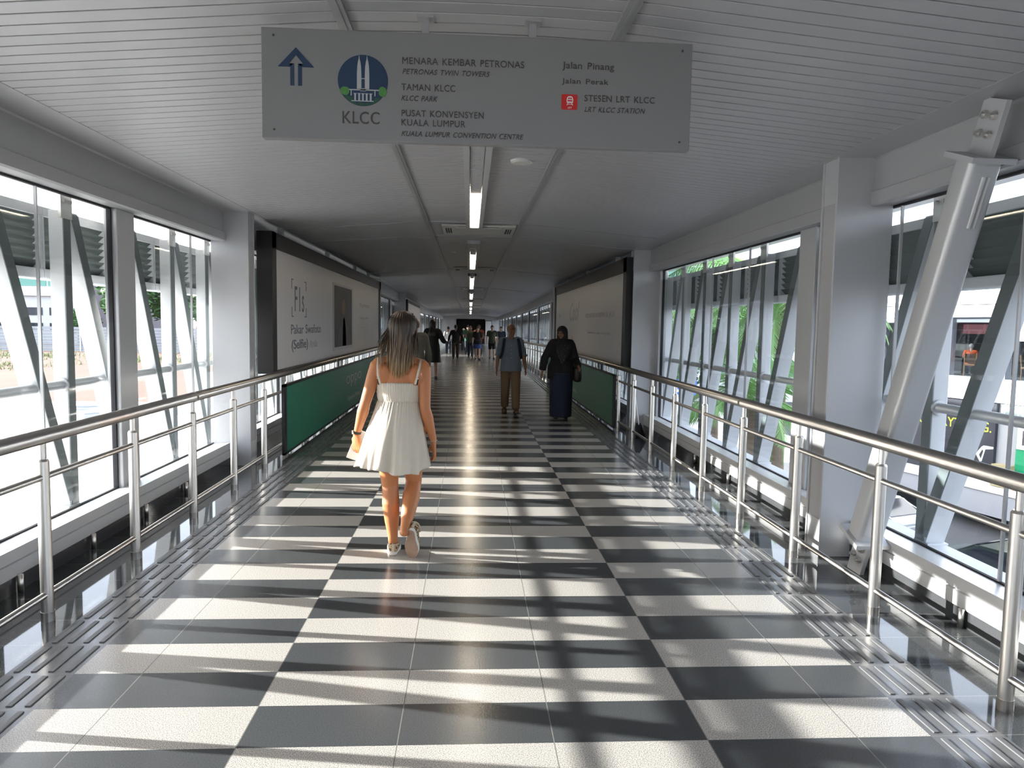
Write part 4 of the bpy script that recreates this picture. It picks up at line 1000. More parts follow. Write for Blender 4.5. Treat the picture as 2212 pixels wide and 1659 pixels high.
class Person:
    def __init__(s, loc, ang, scale, label, J, voxel=.012, group=None):
        s.root = empty('person', loc, label, 'person', group, rz=ang); s.k = scale; s.root.scale = (scale,) * 3; s.J = J; s.v = voxel
    def rm(s, name, b, m, it=3, v=None): return remeshed(name, b, (v or s.v), m, s.root, it)
    def body(s, skin, fem=False, legs=1., fine=True, feet=True, hands=True, bulk=1.):
        b = MB(); J = s.J; torso(b, J, 0, fem, bulk=bulk); s.P, s.M = head(b, J, fine)
        for n in 'LR':
            arm(b, J, n); leg(b, J, n)
            if feet: foot(b, J, n)
            if hands: hand(b, J['wr' + n], J['hd' + n], V((1 if n == 'L' else -1, .3, 0)), -1 if n == 'L' else 1, curl=.5)
        return s.rm('body', b, skin)
    def top(s, m, sleeve=.45, fem=False, hem=0, inf=.014, bulk=1., name='shirt'):
        b = MB(); torso(b, s.J, inf, fem, z0=hem, bulk=bulk)
        for n in 'LR': arm(b, s.J, n, inf, sleeve)
        return s.rm(name, b, m)
    def pants(s, m, upto=.97, inf=.014, name='trousers', wide=False, bulk=1.):
        b = MB(); p = s.J['pel']
        b.tube([p + V((0, 0, -.09)), p, p + V((0, 0, .10))], [(.145 * bulk + inf, .10 + inf), (.165 * bulk + inf, .115 * bulk + inf), (.155 * bulk + inf, .105 * bulk + inf)], 20, ref=(1, 0, 0), rnd=.3)
        for n in 'LR': leg(b, s.J, n, inf, upto, r=(.088, .078, .066, .064, .055) if wide or upto > .7 else (.088, .078, .066, .064, .05))
        return s.rm(name, b, m)
    def shoes(s, m, name='shoe'):
        for n in 'LR':
            b = MB(); shoe_mesh(b, s.J, n); s.rm(name, b, m, v=min(s.v, .012))
    def hair(s, m, **kw):
        b = MB(); hair_cap(b, s.P, s.M, **kw); return s.rm('hair', b, m, it=1)
M_hairk = mat('black_hair', (.012, .010, .010), .4, var=.3, vscale=30, stretch=(1, 1, .15)); M_hairb = mat('light_brown_hair', (.19, .11, .055), .5, var=.35, vscale=30, stretch=(1, 1, .15))
M_cblack = mat('black_cloth', (.010, .010, .012), .85); M_cnavy = mat('navy_cloth', (.014, .020, .045), .85); M_ckhaki = mat('khaki_cotton', (.21, .135, .075), .85, var=.08, vscale=6, bump=.15, bscale=25)
M_cdenim = mat('pale_blue_chambray', (.18, .215, .27), .85, var=.1, vscale=20, bump=.15, bscale=20); M_cgrey = mat('grey_olive_shirt', (.23, .215, .18), .85, var=.2, vscale=5); M_cwhite = mat('white_cloth', (.65, .65, .66), .8)
M_cjean = mat('dark_jeans', (.03, .04, .06), .85); M_cbrown = mat('dark_brown_cloth', (.045, .03, .022), .85); M_colive = mat('olive_tee', (.045, .055, .035), .85); M_cgreen = mat('green_tee', (.015, .10, .06), .85)
M_cred = mat('rust_shirt', (.18, .035, .02), .85); M_cblue = mat('royal_blue_cloth', (.03, .06, .20), .8); M_corange = mat('orange_shirt', (.75, .13, .03), .8); M_cpink = mat('magenta_shirt', (.50, .03, .14), .8); M_leather = mat('dark_leather', (.02, .016, .014), .5)

# --- man in the chambray shirt
J = skeleton(legL=(R(14), R(4), R(8)), legR=(R(-10), R(12), R(-12)), armL=(R(6), R(14), R(14)), armR=(R(-6), R(13), R(10)), shw=.178, head_yaw=R(38))
p = Person((.70, 12.98, 0), pi, .945, 'bald person with glasses in a blue shirt and khaki trousers with a backpack, walking', J, .009)
p.body(M_skinb, bulk=1.05); face(p.root, p.P, p.M, 0, (0, 0, 0))
p.top(M_cdenim, sleeve=.52, inf=.018, bulk=1.10); p.pants(M_ckhaki, wide=True, inf=.02, bulk=1.08)
for n in 'LR':
    e = J['el' + n]; w = J['wr' + n]
    MB().tube([e.lerp(w, -.10), e.lerp(w, .04)], [(.063, .063), (.062, .062)], 18).build('rolled_cuff', M_cdenim, p.root, world=False, smooth=True)
c = J['chest']
b = MB(); b.box(-.17, .17, -.30, -.12, c.z - .26, c.z + .16, bev=.05); o = b.build('backpack', M_cnavy, p.root, world=False, smooth=True)
MB().box(-.12, .12, -.335, -.295, c.z - .22, c.z - .02, bev=.02).build('pocket', M_cnavy, o, world=False)
for sx in (-1, 1):
    pts = [(sx * .125, -.14, c.z + .14), (sx * .13, -.06, c.z + .185), (sx * .132, .06, c.z + .15), (sx * .148, .128, c.z + .04), (sx * .168, .115, c.z - .10), (sx * .195, .03, c.z - .22), (sx * .17, -.13, c.z - .24)]
    MB().tube(pts, [(.027, .007)] * 7, 10, ref=(1, 0, 0)).build('strap', M_cnavy, o, world=False, smooth=True)
g = MB(); P_ = p.P
for sx in (-1, 1):
    for k in range(16):
        a0, a1 = 2 * pi * k / 16, 2 * pi * (k + 1) / 16
        g.tube([P_(sx * .031 + .021 * cos(a0), .093, .004 + .015 * sin(a0)), P_(sx * .031 + .021 * cos(a1), .093, .004 + .015 * sin(a1))], [.0016, .0016], 5)
    g.tube([P_(sx * .052, .092, .006), P_(sx * .078, .02, .004), P_(sx * .08, -.02, .0)], [.0016] * 3, 5)
g.tube([P_(-.010, .095, .008), P_(.010, .095, .008)], [.0016] * 2, 5); g.build('glasses', M_black, p.root, world=False)
MB().tube([V((-.175, -.02, .06)) + J['pel'], V((0, .135, .085)) + J['pel'], V((.175, -.02, .06)) + J['pel']], [(.008, .015)] * 3, 8).build('belt', M_leather, p.root, world=False)
for k in range(5): MB().ell((0, .140, c.z + .02 - .075 * k), (.006, .004, .006), seg=8, rings=6).build('button', M_cwhite, p.root, world=False)
for n in 'LR':
    h, t = J['heel' + n], J['toe' + n]; up_ = Matrix.Rotation(J['fp' + n], 3, 'X') @ V((0, 0, 1))
    b = MB(); b.tube([h - (t - h) * .08 + up_ * .004, h.lerp(t, .4) + up_ * .004, h.lerp(t, .8) + up_ * .004, t + (t - h) * .09 + up_ * .004], [(.036, .012), (.040, .012), (.049, .012), (.036, .010)], 14, ref=(1, 0, 0), rnd=.4); so = b.build('sandal', M_leather, p.root, world=False, smooth=True)
    for q in (.32, .72):
        m_ = h.lerp(t, q); MB().tube([m_ + V((-.048, 0, 0)), m_ + V((-.036, 0, 0)) + up_ * .05, m_ + up_ * .068, m_ + V((.036, 0, 0)) + up_ * .05, m_ + V((.048, 0, 0))], [(.018, .005)] * 5, 8, ref=(0, 1, 0)).build('sandal_strap', M_leather, so, world=False, smooth=True)

# --- woman in black with headscarf
J = skeleton(legL=(R(-6), R(8), R(-6)), legR=(R(10), R(4), R(4)), armL=(R(14), R(16), R(46)), armR=(R(4), R(27), R(8)), shw=.18, head_yaw=R(-30))
p = Person((1.52, 12.26, 0), pi, .918, 'person in a black tunic, dark headscarf and long navy skirt, carrying a black shoulder bag', J, .009)
p.body(M_skinb, fem=True, bulk=1.1); face(p.root, p.P, p.M, 0, (0, 0, 0), lip=(.42, .06, .06))
b = MB(); torso(b, J, .05, True, bulk=1.15)
for n in 'LR': arm(b, J, n, .024, .93, r=(.056, .05, .048, .046, .04))
pe = J['pel']; b.tube([pe + V((0, 0, .22)), pe + V((0, 0, -.08)), pe + V((0, 0, -.16))], [(.19, .15), (.255, .19), (.26, .195)], 24, ref=(1, 0, 0), rnd=.2)
p.rm('tunic', b, M_cblack)
loft('skirt', skirt_rows(0, .03, pe.z - .05, .06, [(0, .225, .17), (.3, .215, .185), (1, .195, .235)], folds=9, amp=.012, seed=5), M_cnavy, p.root, (0, 0, 0))
M_scarf = bpy.data.materials.new('patterned_scarf'); M_scarf.use_nodes = True; q = M_scarf.node_tree.nodes['Principled BSDF']; q.inputs['Roughness'].default_value = .8
vz = N(M_scarf, 'ShaderNodeTexVoronoi'); vz.inputs['Scale'].default_value = 34; tc = N(M_scarf, 'ShaderNodeTexCoord'); L(M_scarf, tc.outputs['Object'], vz.inputs['Vector'])
cr = N(M_scarf, 'ShaderNodeValToRGB'); L(M_scarf, vz.outputs['Distance'], cr.inputs[0]); cr.color_ramp.elements[0].color = (.16, .13, .10, 1); cr.color_ramp.elements[0].position = .12; cr.color_ramp.elements[1].color = (.015, .015, .02, 1); cr.color_ramp.elements[1].position = .3; L(M_scarf, cr.outputs[0], q.inputs['Base Color'])
b = MB(); hair_cap(b, p.P, p.M, front=.062, low=-.02, thick=.026)
P_ = p.P
b.tube([P_(0, -.07, .02), P_(0, -.06, -.09), J['neck'] + V((0, -.02, -.01)), J['shc'] + V((0, -.02, -.05))], [(.085, .07), (.094, .085), (.135, .108), (.215, .135)], 18, ref=(1, 0, 0), rnd=.4)
for sx in (-1, 1): b.tube([P_(sx * .072, .0, .02), P_(sx * .07, .03, -.06), P_(sx * .035, .055, -.125)], [(.022, .04), (.020, .03), (.03, .03)], 10, rnd=.6)
p.rm('headscarf', b, mat('dark_scarf', (.022, .022, .03), .8), it=2)
b = MB(); ch = J['chest']; b.tube([J['neck'] + V((0, .02, .0)), ch + V((-.02, .12, .08)), ch + V((-.01, .165, -.06)), ch + V((.01, .17, -.24))], [(.095, .075), (.155, .055), (.115, .030), (.03, .014)], 16, ref=(1, 0, 0), rnd=.3); p.rm('scarf_front', b, M_scarf, it=2)
bag = MB().box(-.37, -.23, -.15, .17, pe.z - .22, pe.z + .08, bev=.06).build('shoulder_bag', M_leather, p.root, world=False, smooth=True)
MB().tube([(-.30, -.12, pe.z + .06), (-.265, -.06, ch.z), (-.20, -.02, J['shL'].z + .075), (-.265, .06, ch.z), (-.30, .13, pe.z + .06)], [(.012, .005)] * 5, 8).build('bag_strap', M_leather, bag, world=False)
p.shoes(M_leather, 'sandal')

# --- people walking away on the left
J = skeleton(legL=(R(14), R(5), 0), legR=(R(-14), R(16), R(-14)), armL=(R(-10), R(12), R(15)), armR=(R(8), R(13), R(20)), shw=.19)
p = Person((-1.09, 14.0, 0), 0, .985, 'person with short light hair in a grey shirt walking just beyond the woman in cream', J, .011)
p.body(M_skinl); p.top(M_cgrey, sleeve=.95, inf=.022, bulk=1.05); p.pants(M_cbrown, wide=True); p.shoes(M_leather); p.hair(M_hairb, front=.05, low=-.02)
J = skeleton(legL=(R(-8), R(20), R(-14)), legR=(R(12), R(4), 0), armL=(R(10), R(15), R(60)), armR=(R(6), R(26), R(75)), shw=.175)
p = Person((-1.10, 20.7, 0), 0, 1.0, 'person with long black hair in a knee-length black dress walking away', J, .011)
p.body(M_skinl, fem=True); b = MB(); torso(b, J, .04, True)
for n in 'LR': arm(b, J, n, .024, .9, r=(.055, .05, .048, .046, .04))
p.rm('dress', b, M_cblack); pe = J['pel']
loft('dress_skirt', skirt_rows(0, 0, pe.z + .22, .50, [(0, .17, .13), (.35, .205, .155), (1, .225, .17)], folds=8, amp=.012, seed=2), M_cblack, p.root, (0, 0, 0)); p.shoes(M_leather)
b = MB(); hair_cap(b, p.P, p.M, front=.06, low=-.03, thick=.018); b.tube([p.P(0, -.07, .03), p.P(0, -.075, -.10), J['shc'] + V((0, -.10, -.04)), J['chest'] + V((0, -.13, -.02))], [(.085, .045), (.095, .045), (.115, .04), (.09, .025)], 16, ref=(1, 0, 0), rnd=.5); p.rm('hair', b, M_hairk, it=2)

# --- the far group
def far(loc, ang, k, label, skin, shirt, pant, hair=M_hairk, sleeve=.42, upto=.97, fem=False, legs=0, arms=None, skirt=None, longhair=False, bulk=1., extra=None):
    A, B = ((R(13), R(4), R(4)), (R(-12), R(14), R(-12)))
    if legs: A, B = B, A
    J = skeleton(legL=A, legR=B, armL=(arms or ((R(-8), R(12), R(12)), (R(10), R(12), R(15))))[0], armR=(arms or ((R(-8), R(12), R(12)), (R(10), R(12), R(15))))[1], shw=.175 if fem else .195)
    p = Person(loc, ang, k, label, J, .016, 'people far down the bridge'); p.body(skin, fem=fem, bulk=bulk); p.top(shirt, sleeve=sleeve, fem=fem, inf=.02, bulk=bulk)
    if skirt is None: p.pants(pant, upto=upto, name='trousers' if upto > .7 else 'shorts')
    else: pe = J['pel']; loft('skirt', skirt_rows(0, 0, pe.z + .12, skirt, [(0, .16, .125), (.5, .19, .14), (1, .205, .15)], n=36, folds=6, amp=.006), pant, p.root, (0, 0, 0))
    p.shoes(M_leather)
    if longhair: b = MB(); hair_cap(b, p.P, p.M, thick=.016); b.tube([p.P(0, -.06, .0), p.P(0, -.07, -.12), J['chest'] + V((0, -.12, 0))], [(.08, .045), (.095, .045), (.08, .03)], 12, ref=(1, 0, 0), rnd=.4); p.rm('hair', b, hair, it=1)
    else: p.hair(hair, front=.05)
    return p
far((-1.37, 44.9, 0), 0, 1.0, 'far person in a white shirt and grey trousers by the left rail', M_skinb, M_cwhite, M_cjean, sleeve=.9)
far((-.76, 36.9, 0), 0, 1.02, 'far person all in dark clothes walking away with arms apart', M_skinb, M_cblack, M_cbrown, sleeve=.95, legs=1, arms=((R(-10), R(24), R(10)), (R(8), R(26), R(10))), bulk=1.06)
cap = far((-.47, 50.0, 0), pi, .93, 'far person in a white cap and dark tee', M_skinb, M_cblack, M_cjean); cp_ = MB(); hair_cap(cp_, cap.P, cap.M, front=.045, low=.02, thick=.02); cp_.ell(cap.P(0, .11, .04), (.06, .06, .008)); cap.rm('cap', cp_, M_cwhite, it=1)
far((.0, 39.0, 0), pi, 1.0, 'far person in a dark olive tee and jeans with folded arms', M_skinb, M_colive, M_cjean, arms=((R(20), R(10), R(95)), (R(20), R(10), R(95))))
far((.34, 35.7, 0), pi, .97, 'far person with reddish hair, black top and short blue skirt, bare legs', M_skinl, M_cblack, M_cblue, hair=mat('auburn_hair', (.09, .03, .016), .5), fem=True, skirt=.60, longhair=True, arms=((R(15), R(14), R(105)), (R(0), R(12), R(20))))
far((.48, 41.4, 0), pi, 1.06, 'tall far person in a rust shirt behind the one in the blue skirt', M_skind, M_cred, M_cjean, legs=1)
far((1.09, 36.9, 0), pi, 1.02, 'far person in a grey green tee and black shorts', M_skinl, M_colive, M_cblack, upto=.42)
far((1.72, 41.0, 0), pi, 1.01, 'far person in a navy polo shirt behind the bald one', M_skinl, M_cnavy, M_cblack, upto=.45, legs=1)
far((-.16, 44.5, 0), pi, 1.05, 'far person in a green tee mostly hidden by the one with folded arms', M_skinl, M_cgreen, M_cjean)

# --- people outside
def sitter(a, d, ang, label, skin, shirt, pant, hair):
    pw = FO + FD * a + FN * d
    J = skeleton(legL=(R(86), R(86), 0), legR=(R(86), R(86), 0), armL=(R(35), R(14), R(50)), armR=(R(35), R(14), R(50)))
    p = Person((pw.x, pw.y, -.12), ang, .97, label, J, .016, 'restaurant diners'); p.body(skin); p.top(shirt, sleeve=.4, inf=.025); p.pants(pant); p.shoes(M_leather); p.hair(hair, front=.05); return p
M_hairg = mat('grey_hair', (.42, .42, .42), .6)
sitter(-.64, -.62, math.atan2(-.97, .25) + .7, 'grey-haired diner in an orange shirt seen from behind at the restaurant window', M_skinl, M_corange, M_cjean, M_hairg)
sitter(-.12, -1.5, .25, 'dark-haired diner in a grey blue top right of the orange shirt', M_skinb, mat('grey_blue_top', (.16, .22, .25), .8), M_cjean, M_hairk)
sitter(-1.05, -1.95, fa - .6, 'diner in a dark shirt across the table from the orange shirt', M_skinb, M_cbrown, M_cjean, M_hairk)
sitter(-5.6, -1.2, fa + 2.2, 'diner in white behind the left restaurant window beside the column', M_skinb, M_cwhite, M_cjean, M_hairk)
J = skeleton(legL=(R(8), R(4), 0), legR=(R(-8), R(8), R(-8)), armL=(R(50), R(14), R(40)), armR=(R(10), R(14), R(15)))
p = Person((11.6, 31.1, -4.2), R(150), .97, 'person in a magenta top and head cover on the terrace below the palms', J, .016); p.body(M_skinb); p.top(M_cpink, sleeve=.8, inf=.03); p.pants(M_cjean); p.shoes(M_leather)
b = MB(); hair_cap(b, p.P, p.M, front=.06, low=-.06, thick=.02); p.rm('head_cover', b, M_cpink, it=1)

# --- the woman in the cream dress, walking away in front
WO = V((-.52, 4.93, 0))
wm = empty('person', WO, 'person with long blonde-brown hair in a short cream strap dress, walking away', 'person')
HC = V((-.497, 4.955, 1.545)); LL = {}
sh = {'L': V((-.665, 4.925, 1.315)), 'R': V((-.350, 4.925, 1.30))}
el = {'L': V((-.742, 4.90, 1.055)), 'R': V((-.338, 4.875, 1.025))}
wr = {'L': V((-.805, 4.945, .838)), 'R': V((-.283, 4.93, .80))}
hp = {'L': V((-.605, 4.935, .86)), 'R': V((-.432, 4.93, .86))}
kn = {'L': V((-.580, 4.965, .475)), 'R': V((-.424, 5.035, .49))}
an = {'L': V((-.556, 4.945, .085)), 'R': V((-.462, 4.765, .215))}
b = MB()
b.tube([(-.515, 4.93, .80), (-.515, 4.925, .90), (-.518, 4.93, .98), (-.520, 4.935, 1.08), (-.518, 4.93, 1.17), (-.512, 4.925, 1.25), (-.508, 4.925, 1.32), (-.506, 4.93, 1.355)],
       [(.150, .10), (.158, .112), (.142, .10), (.124, .084), (.140, .098), (.152, .096), (.125, .078), (.085, .055)], 24, ref=(1, 0, 0), rnd=.4)
for n, sx in (('L', -1), ('R', 1)):
    b.tube([V((-.508, 4.925, 1.325)).lerp(sh[n], .3), sh[n]], [(.052, .062), (.047, .05)], 14, ref=(0, 1, 0), rnd=.8)
    b.ell(V((-.51, 4.925, 1.22)).lerp(sh[n], .62) + V((0, -.058, -.02)), (.055, .035, .075), seg=14, rings=10)                    # shoulder blade
    b.tube([sh[n], sh[n].lerp(el[n], .35), sh[n].lerp(el[n], .7), el[n], el[n].lerp(wr[n], .28), el[n].lerp(wr[n], .65), wr[n]], [.048, .046, .040, .036, .040, .031, .0235], 16, rnd=.6)
    calf = kn[n].lerp(an[n], .30) + V((0, -.018 if n == 'L' else -.005, -.012 if n == 'R' else 0))
    b.tube([hp[n] + V((0, 0, .03)), hp[n].lerp(kn[n], .3), hp[n].lerp(kn[n], .65), hp[n].lerp(kn[n], .9), kn[n], kn[n].lerp(calf, .5), calf, calf.lerp(an[n], .45), calf.lerp(an[n], .8), an[n]],
           [.098, .088, .072, .060, .056, .057, .0605, .050, .036, .034], 20, rnd=.4)
    b.tube([an[n] + (kn[n] - an[n]).normalized() * .03, an[n] - (kn[n] - an[n]).normalized() * .025], [.033, .031], 12, rnd=.6)
# neck, head
b.tube([(-.508, 4.925, 1.32), (-.505, 4.93, 1.39), (-.500, 4.945, 1.46)], [(.062, .056), (.049, .050), (.051, .054)], 16, ref=(1, 0, 0))
JW = {'head': HC - V((0, 0, .0)), 'shc': V((-.508, 4.925, 1.31)), 'neck': V((-.505, 4.93, 1.38)), 'yaw': R(4)}
PH, MH = head(b, JW, True)
# left hand gripping the leaflet, right hand relaxed with curled fingers
hand(b, wr['L'], V((-.03, .14, -1)), V((.55, .8, 0)), -1, curl=.75)
hand(b, wr['R'], V((.06, .10, -1)), V((-1, -.25, 0)), 1, curl=.62)
# feet inside the shoes
fm = {'L': Matrix.Translation((-.553, 4.895, 0)) @ Matrix.Rotation(R(4), 4, 'Z'), 'R': Matrix.Translation((-.428, 4.845, .012)) @ Matrix.Rotation(R(-14), 4, 'Z') @ Matrix.Rotation(R(10), 4, 'Y') @ Matrix.Rotation(R(-64), 4, 'X') @ Matrix.Translation((0, -.235, 0))}
for n in 'LR':
    q = [(0, .03, .05), (0, .10, .05), (0, .17, .042), (0, .22, .036)]
    b.tube([fm[n] @ V(p) for p in q], [(.026, .026), (.029, .028), (.033, .02), (.026, .014)], 12, rnd=.5)
    b.tube([fm[n] @ V((0, .035, .05)), an[n]], [.027, .030], 12, rnd=.4)
remeshed('body', b, .0058, M_skin, wm, 4, WO)
face(wm, PH, MH, 0, WO, lip=(.45, .12, .10))
# shoes
M_leo = bpy.data.materials.new('leopard_canvas'); M_leo.use_nodes = True; q = M_leo.node_tree.nodes['Principled BSDF']; q.inputs['Roughness'].default_value = .8
vz = N(M_leo, 'ShaderNodeTexVoronoi'); vz.inputs['Scale'].default_value = 75; tc = N(M_leo, 'ShaderNodeTexCoord'); L(M_leo, tc.outputs['Object'], vz.inputs['Vector'])
cr = N(M_leo, 'ShaderNodeValToRGB'); L(M_leo, vz.outputs['Distance'], cr.inputs[0]); e = cr.color_ramp.elements
e[0].color = (.30, .17, .08, 1); e[0].position = .18; e[1].color = (.02, .014, .01, 1); e[1].position = .28; n_ = e.new(.44); n_.color = (.02, .014, .01, 1); n_ = e.new(.52); n_.color = (.50, .36, .20, 1)
cr.color_ramp.interpolation = 'LINEAR'; L(M_leo, cr.outputs[0], q.inputs['Base Color'])
M_rub = mat('white_rubber', (.70, .68, .63), .6); M_gum = mat('tan_outsole', (.36, .235, .17), .8, var=.12, vscale=40, bump=.5, bscale=120); M_can = mat('cream_canvas', (.55, .47, .36), .85)
def outline(k=1., n=40):
    out = []
    for i in range(n):
        a = 2 * pi * i / n; y = .125 - .131 * cos(a) * k; t = (y + .006) / .262
        w = .0365 + .013 * sin(pi * min(1, max(0, (t - .35) / .65)) ** .9) - .004 * sin(pi * min(1, t / .6))
        xx = sin(a); xx = math.copysign(abs(xx) ** .62, xx)
        out.append((xx * w * k + .006 * t, y))
    return out
for n in 'LR':
    m_ = Matrix.Translation(-WO) @ fm[n]
    b = MB(); b.prism([(x, y, .004) for x, y in outline()], (0, 0, .026)); bmesh.ops.bevel(b.bm, geom=[e_ for e_ in b.bm.edges if abs(e_.verts[0].co.z - e_.verts[1].co.z) < 1e-4], offset=.004, segments=2, affect='EDGES')
    so = b.xf(m_).build('shoe', M_rub, wm, world=False); smooth_edges(so, 50)
    MB().prism([(x, y, .0) for x, y in outline(.97)], (0, 0, .005)).xf(m_).build('outsole', M_gum, so, world=False)
    b = MB()
    for z, k, y0, y1 in ((.055, 1, 0, 0),): pass
    b.tube([(0.002, .012, .044), (.003, .075, .048), (.005, .14, .043), (.007, .19, .038), (.008, .232, .032)], [(.034, .026), (.037, .03), (.042, .026), (.044, .020), (.030, .013)], 16, ref=(1, 0, 0), rnd=.6)
    b.tube([(0, .022, .045), (0, .026, .078)], [(.033, .030), (.031, .032)], 16, rnd=.2)
    b.tube([(0, .06, .045), (0, .055, .070)], [(.036, .05), (.033, .05)], 16, ref=(1, 0, 0), rnd=.2)
    me = remesh(b.xf(m_), .0045, 3); me.name = 'upper'; me.materials.clear(); me.materials.append(M_leo); link('upper', me, so)
    MB().tube([(-.033, .02, .079), (-.02, -.006, .078), (0, -.0125, .078), (.02, -.006, .078), (.033, .02, .079), (.036, .06, .071)], [(.006, .004)] * 6, 8).xf(m_).build('collar', M_can, so, world=False, smooth=True)
    MB().prism([(-.010, -.0135, .03), (.010, -.0135, .03), (.009, -.0125, .08), (-.009, -.0125, .08)], (0, .003, 0)).xf(m_).build('heel_tab', M_can, so, world=False)
# dress
M_dress = mat('cream_linen', (.64, .58, .49), .85, var=.06, vscale=14, bump=.12, bscale=200)
_b = M_dress.node_tree.nodes['Principled BSDF']; _b.inputs['Sheen Weight'].default_value = .15
def dring(cx_, cy_, rx, ry, z, fn, n=300, zf=None):
    return [(cx_ + cos(a) * (rx + fn(a)), cy_ + sin(a) * (ry + fn(a)), z + (zf(a) if zf else 0)) for a in [2 * pi * k / n for k in range(n)]]
rw = random.Random(11); ph_ = [rw.uniform(0, 6.28) for _ in range(12)]
rows = []
for i in range(16):                                                 # gathered bodice
    t = i / 15; z = 1.195 - .128 * t; rx = .1485 - .010 * t + .006 * sin(pi * t); ry = .108 - .006 * t + .004 * sin(pi * t); am = .0007 + .0011 * abs(2 * t - 1) ** 2
    wig = lambda a, am=am, t=t: am * sin(76 * a + ph_[0] + 2 * t) + am * .7 * sin(53 * a + ph_[1] - 3 * t) + .0016 * sin(7 * a + 4 * t) * sin(pi * t) + .0008 * sin(13 * a - 6 * t)
    rows.append(dring(-.518, 4.93, rx, ry, z, wig, zf=(lambda a, t=t: -.004 * sin(a) * (1 - t) + .004 * abs(cos(a)) ** 3 * (1 - t) * -3)))
dr = loft('dress_bodice', rows, M_dress, wm, WO, .004)
rows = []
for i in range(46):                                                 # skirt, gathered at the seam and flaring to the hem
    t = i / 45; z = 1.072 - .452 * t; e_ = t ** .85
    rx = .139 + .101 * e_ ; ry = .104 + .094 * e_ + .015 * sin(pi * t); cx_ = -.519 - .036 * t; cy_ = 4.932 - .006 * t
    fine = .0030 * math.exp(-5.5 * t); big = .0195 * t ** 1.35
    wig = lambda a, fine=fine, big=big, t=t: fine * (sin(52 * a + ph_[2]) + .7 * sin(37 * a + ph_[3])) + big * (.62 * sin(11 * a + ph_[4] + .5 * t) + .42 * sin(7 * a + ph_[5] - .7 * t) + .42 * sin(17 * a + ph_[6] + .4 * t) + .2 * sin(26 * a + ph_[7])) + .003 * sin(5 * a + 9 * t) * t
    hem = lambda a, t=t: t ** 3 * (-.020 * sin(-a) * 1.0 + .012 * sin(3 * a + 1.2) + .007 * sin(8 * a + ph_[8]) + .022 * max(0, -cos(a)))
    rows.append(dring(cx_, cy_, rx, ry, z, wig, zf=hem))
loft('dress_skirt', rows, M_dress, wm, WO, .003)
rows = [dring(-.518, 4.931, .1385 + .0025 * sin(pi * q / 5), .1025 + .0025 * sin(pi * q / 5), 1.078 - .012 * q / 5, lambda a: .0022 * sin(60 * a)) for q in range(6)]
loft('waist_seam', rows, M_dress, wm, WO, .003)
for nm, pts in (('strap', [(-.632, 4.826, 1.19), (-.646, 4.824, 1.245), (-.652, 4.842, 1.305), (-.653, 4.888, 1.362), (-.648, 4.955, 1.352), (-.63, 5.02, 1.27), (-.62, 5.04, 1.20)]), ('strap', [(-.402, 4.826, 1.19), (-.388, 4.823, 1.245), (-.376, 4.840, 1.30), (-.372, 4.886, 1.350), (-.376, 4.955, 1.34), (-.39, 5.02, 1.27), (-.41, 5.04, 1.20)])):
    st = MB().tube(pts, [(.0075, .0028)] * 7, 8, ref=(1, 0, 0)).build(nm, M_dress, wm, smooth=True)
    MB().box(pts[1][0] - .009, pts[1][0] + .009, pts[1][1] - .005, pts[1][1] + .001, 1.225, 1.233).build('slider', M_dress, st)
    q = 1 if pts[0][0] > -.5 else -1
    MB().tube([(pts[0][0] + q * .011, pts[0][1] + .010, 1.185), (pts[1][0] + q * .006, pts[1][1] + .010, 1.235)], [(.0045, .0018)] * 2, 8, ref=(1, 0, 0)).build('bra_strap', M_cblack, st)
# hair: cap plus many tapered locks falling over the back
M_hair = bpy.data.materials.new('ombre_hair'); M_hair.use_nodes = True; q = M_hair.node_tree.nodes['Principled BSDF']; q.inputs['Roughness'].default_value = .38
tc = N(M_hair, 'ShaderNodeTexCoord'); sx_ = N(M_hair, 'ShaderNodeSeparateXYZ'); L(M_hair, tc.outputs['Object'], sx_.inputs[0])
mr = N(M_hair, 'ShaderNodeMapRange'); mr.inputs[1].default_value = 1.60; mr.inputs[2].default_value = 1.20; L(M_hair, sx_.outputs[2], mr.inputs[0])
mp = N(M_hair, 'ShaderNodeMapping'); mp.inputs['Scale'].default_value = (1, 1, .045); L(M_hair, tc.outputs['Object'], mp.inputs[0])
nz = N(M_hair, 'ShaderNodeTexNoise'); nz.inputs['Scale'].default_value = 85; nz.inputs['Detail'].default_value = 4; L(M_hair, mp.outputs[0], nz.inputs['Vector'])
ma = N(M_hair, 'ShaderNodeMath', operation='MULTIPLY_ADD'); ma.inputs[1].default_value = 1.5; ma.inputs[2].default_value = -.72; L(M_hair, nz.outputs['Fac'], ma.inputs[0])
ad = N(M_hair, 'ShaderNodeMath', operation='ADD'); ad.use_clamp = True; L(M_hair, ma.outputs[0], ad.inputs[0]); L(M_hair, mr.outputs[0], ad.inputs[1])
cr = N(M_hair, 'ShaderNodeValToRGB'); L(M_hair, ad.outputs[0], cr.inputs[0]); e = cr.color_ramp.elements
e[0].color = (.028, .016, .010, 1); e[0].position = .15; e[1].color = (.42, .285, .135, 1); e[1].position = 1.; n_ = e.new(.56); n_.color = (.125, .076, .038, 1)
L(M_hair, cr.outputs[0], q.inputs['Base Color'])
b = MB(); hair_cap(b, PH, MH, front=.055, low=-.05, thick=.016); b2 = remesh(b.xf(Matrix.Translation(-WO)), .006, 2); b2.name = 'hair'; b2.materials.clear(); b2.materials.append(M_hair); hr = link('hair', b2, wm)
b = MB(); b.tube([HC + V((0, -.070, .02)), HC + V((-.002, -.075, -.06)), HC + V((-.006, -.085, -.14)), (-.510, 4.845, 1.36), (-.512, 4.832, 1.315)], [(.080, .040), (.088, .040), (.090, .036), (.080, .020), (.035, .007)], 22, ref=(1, 0, 0), rnd=.3)
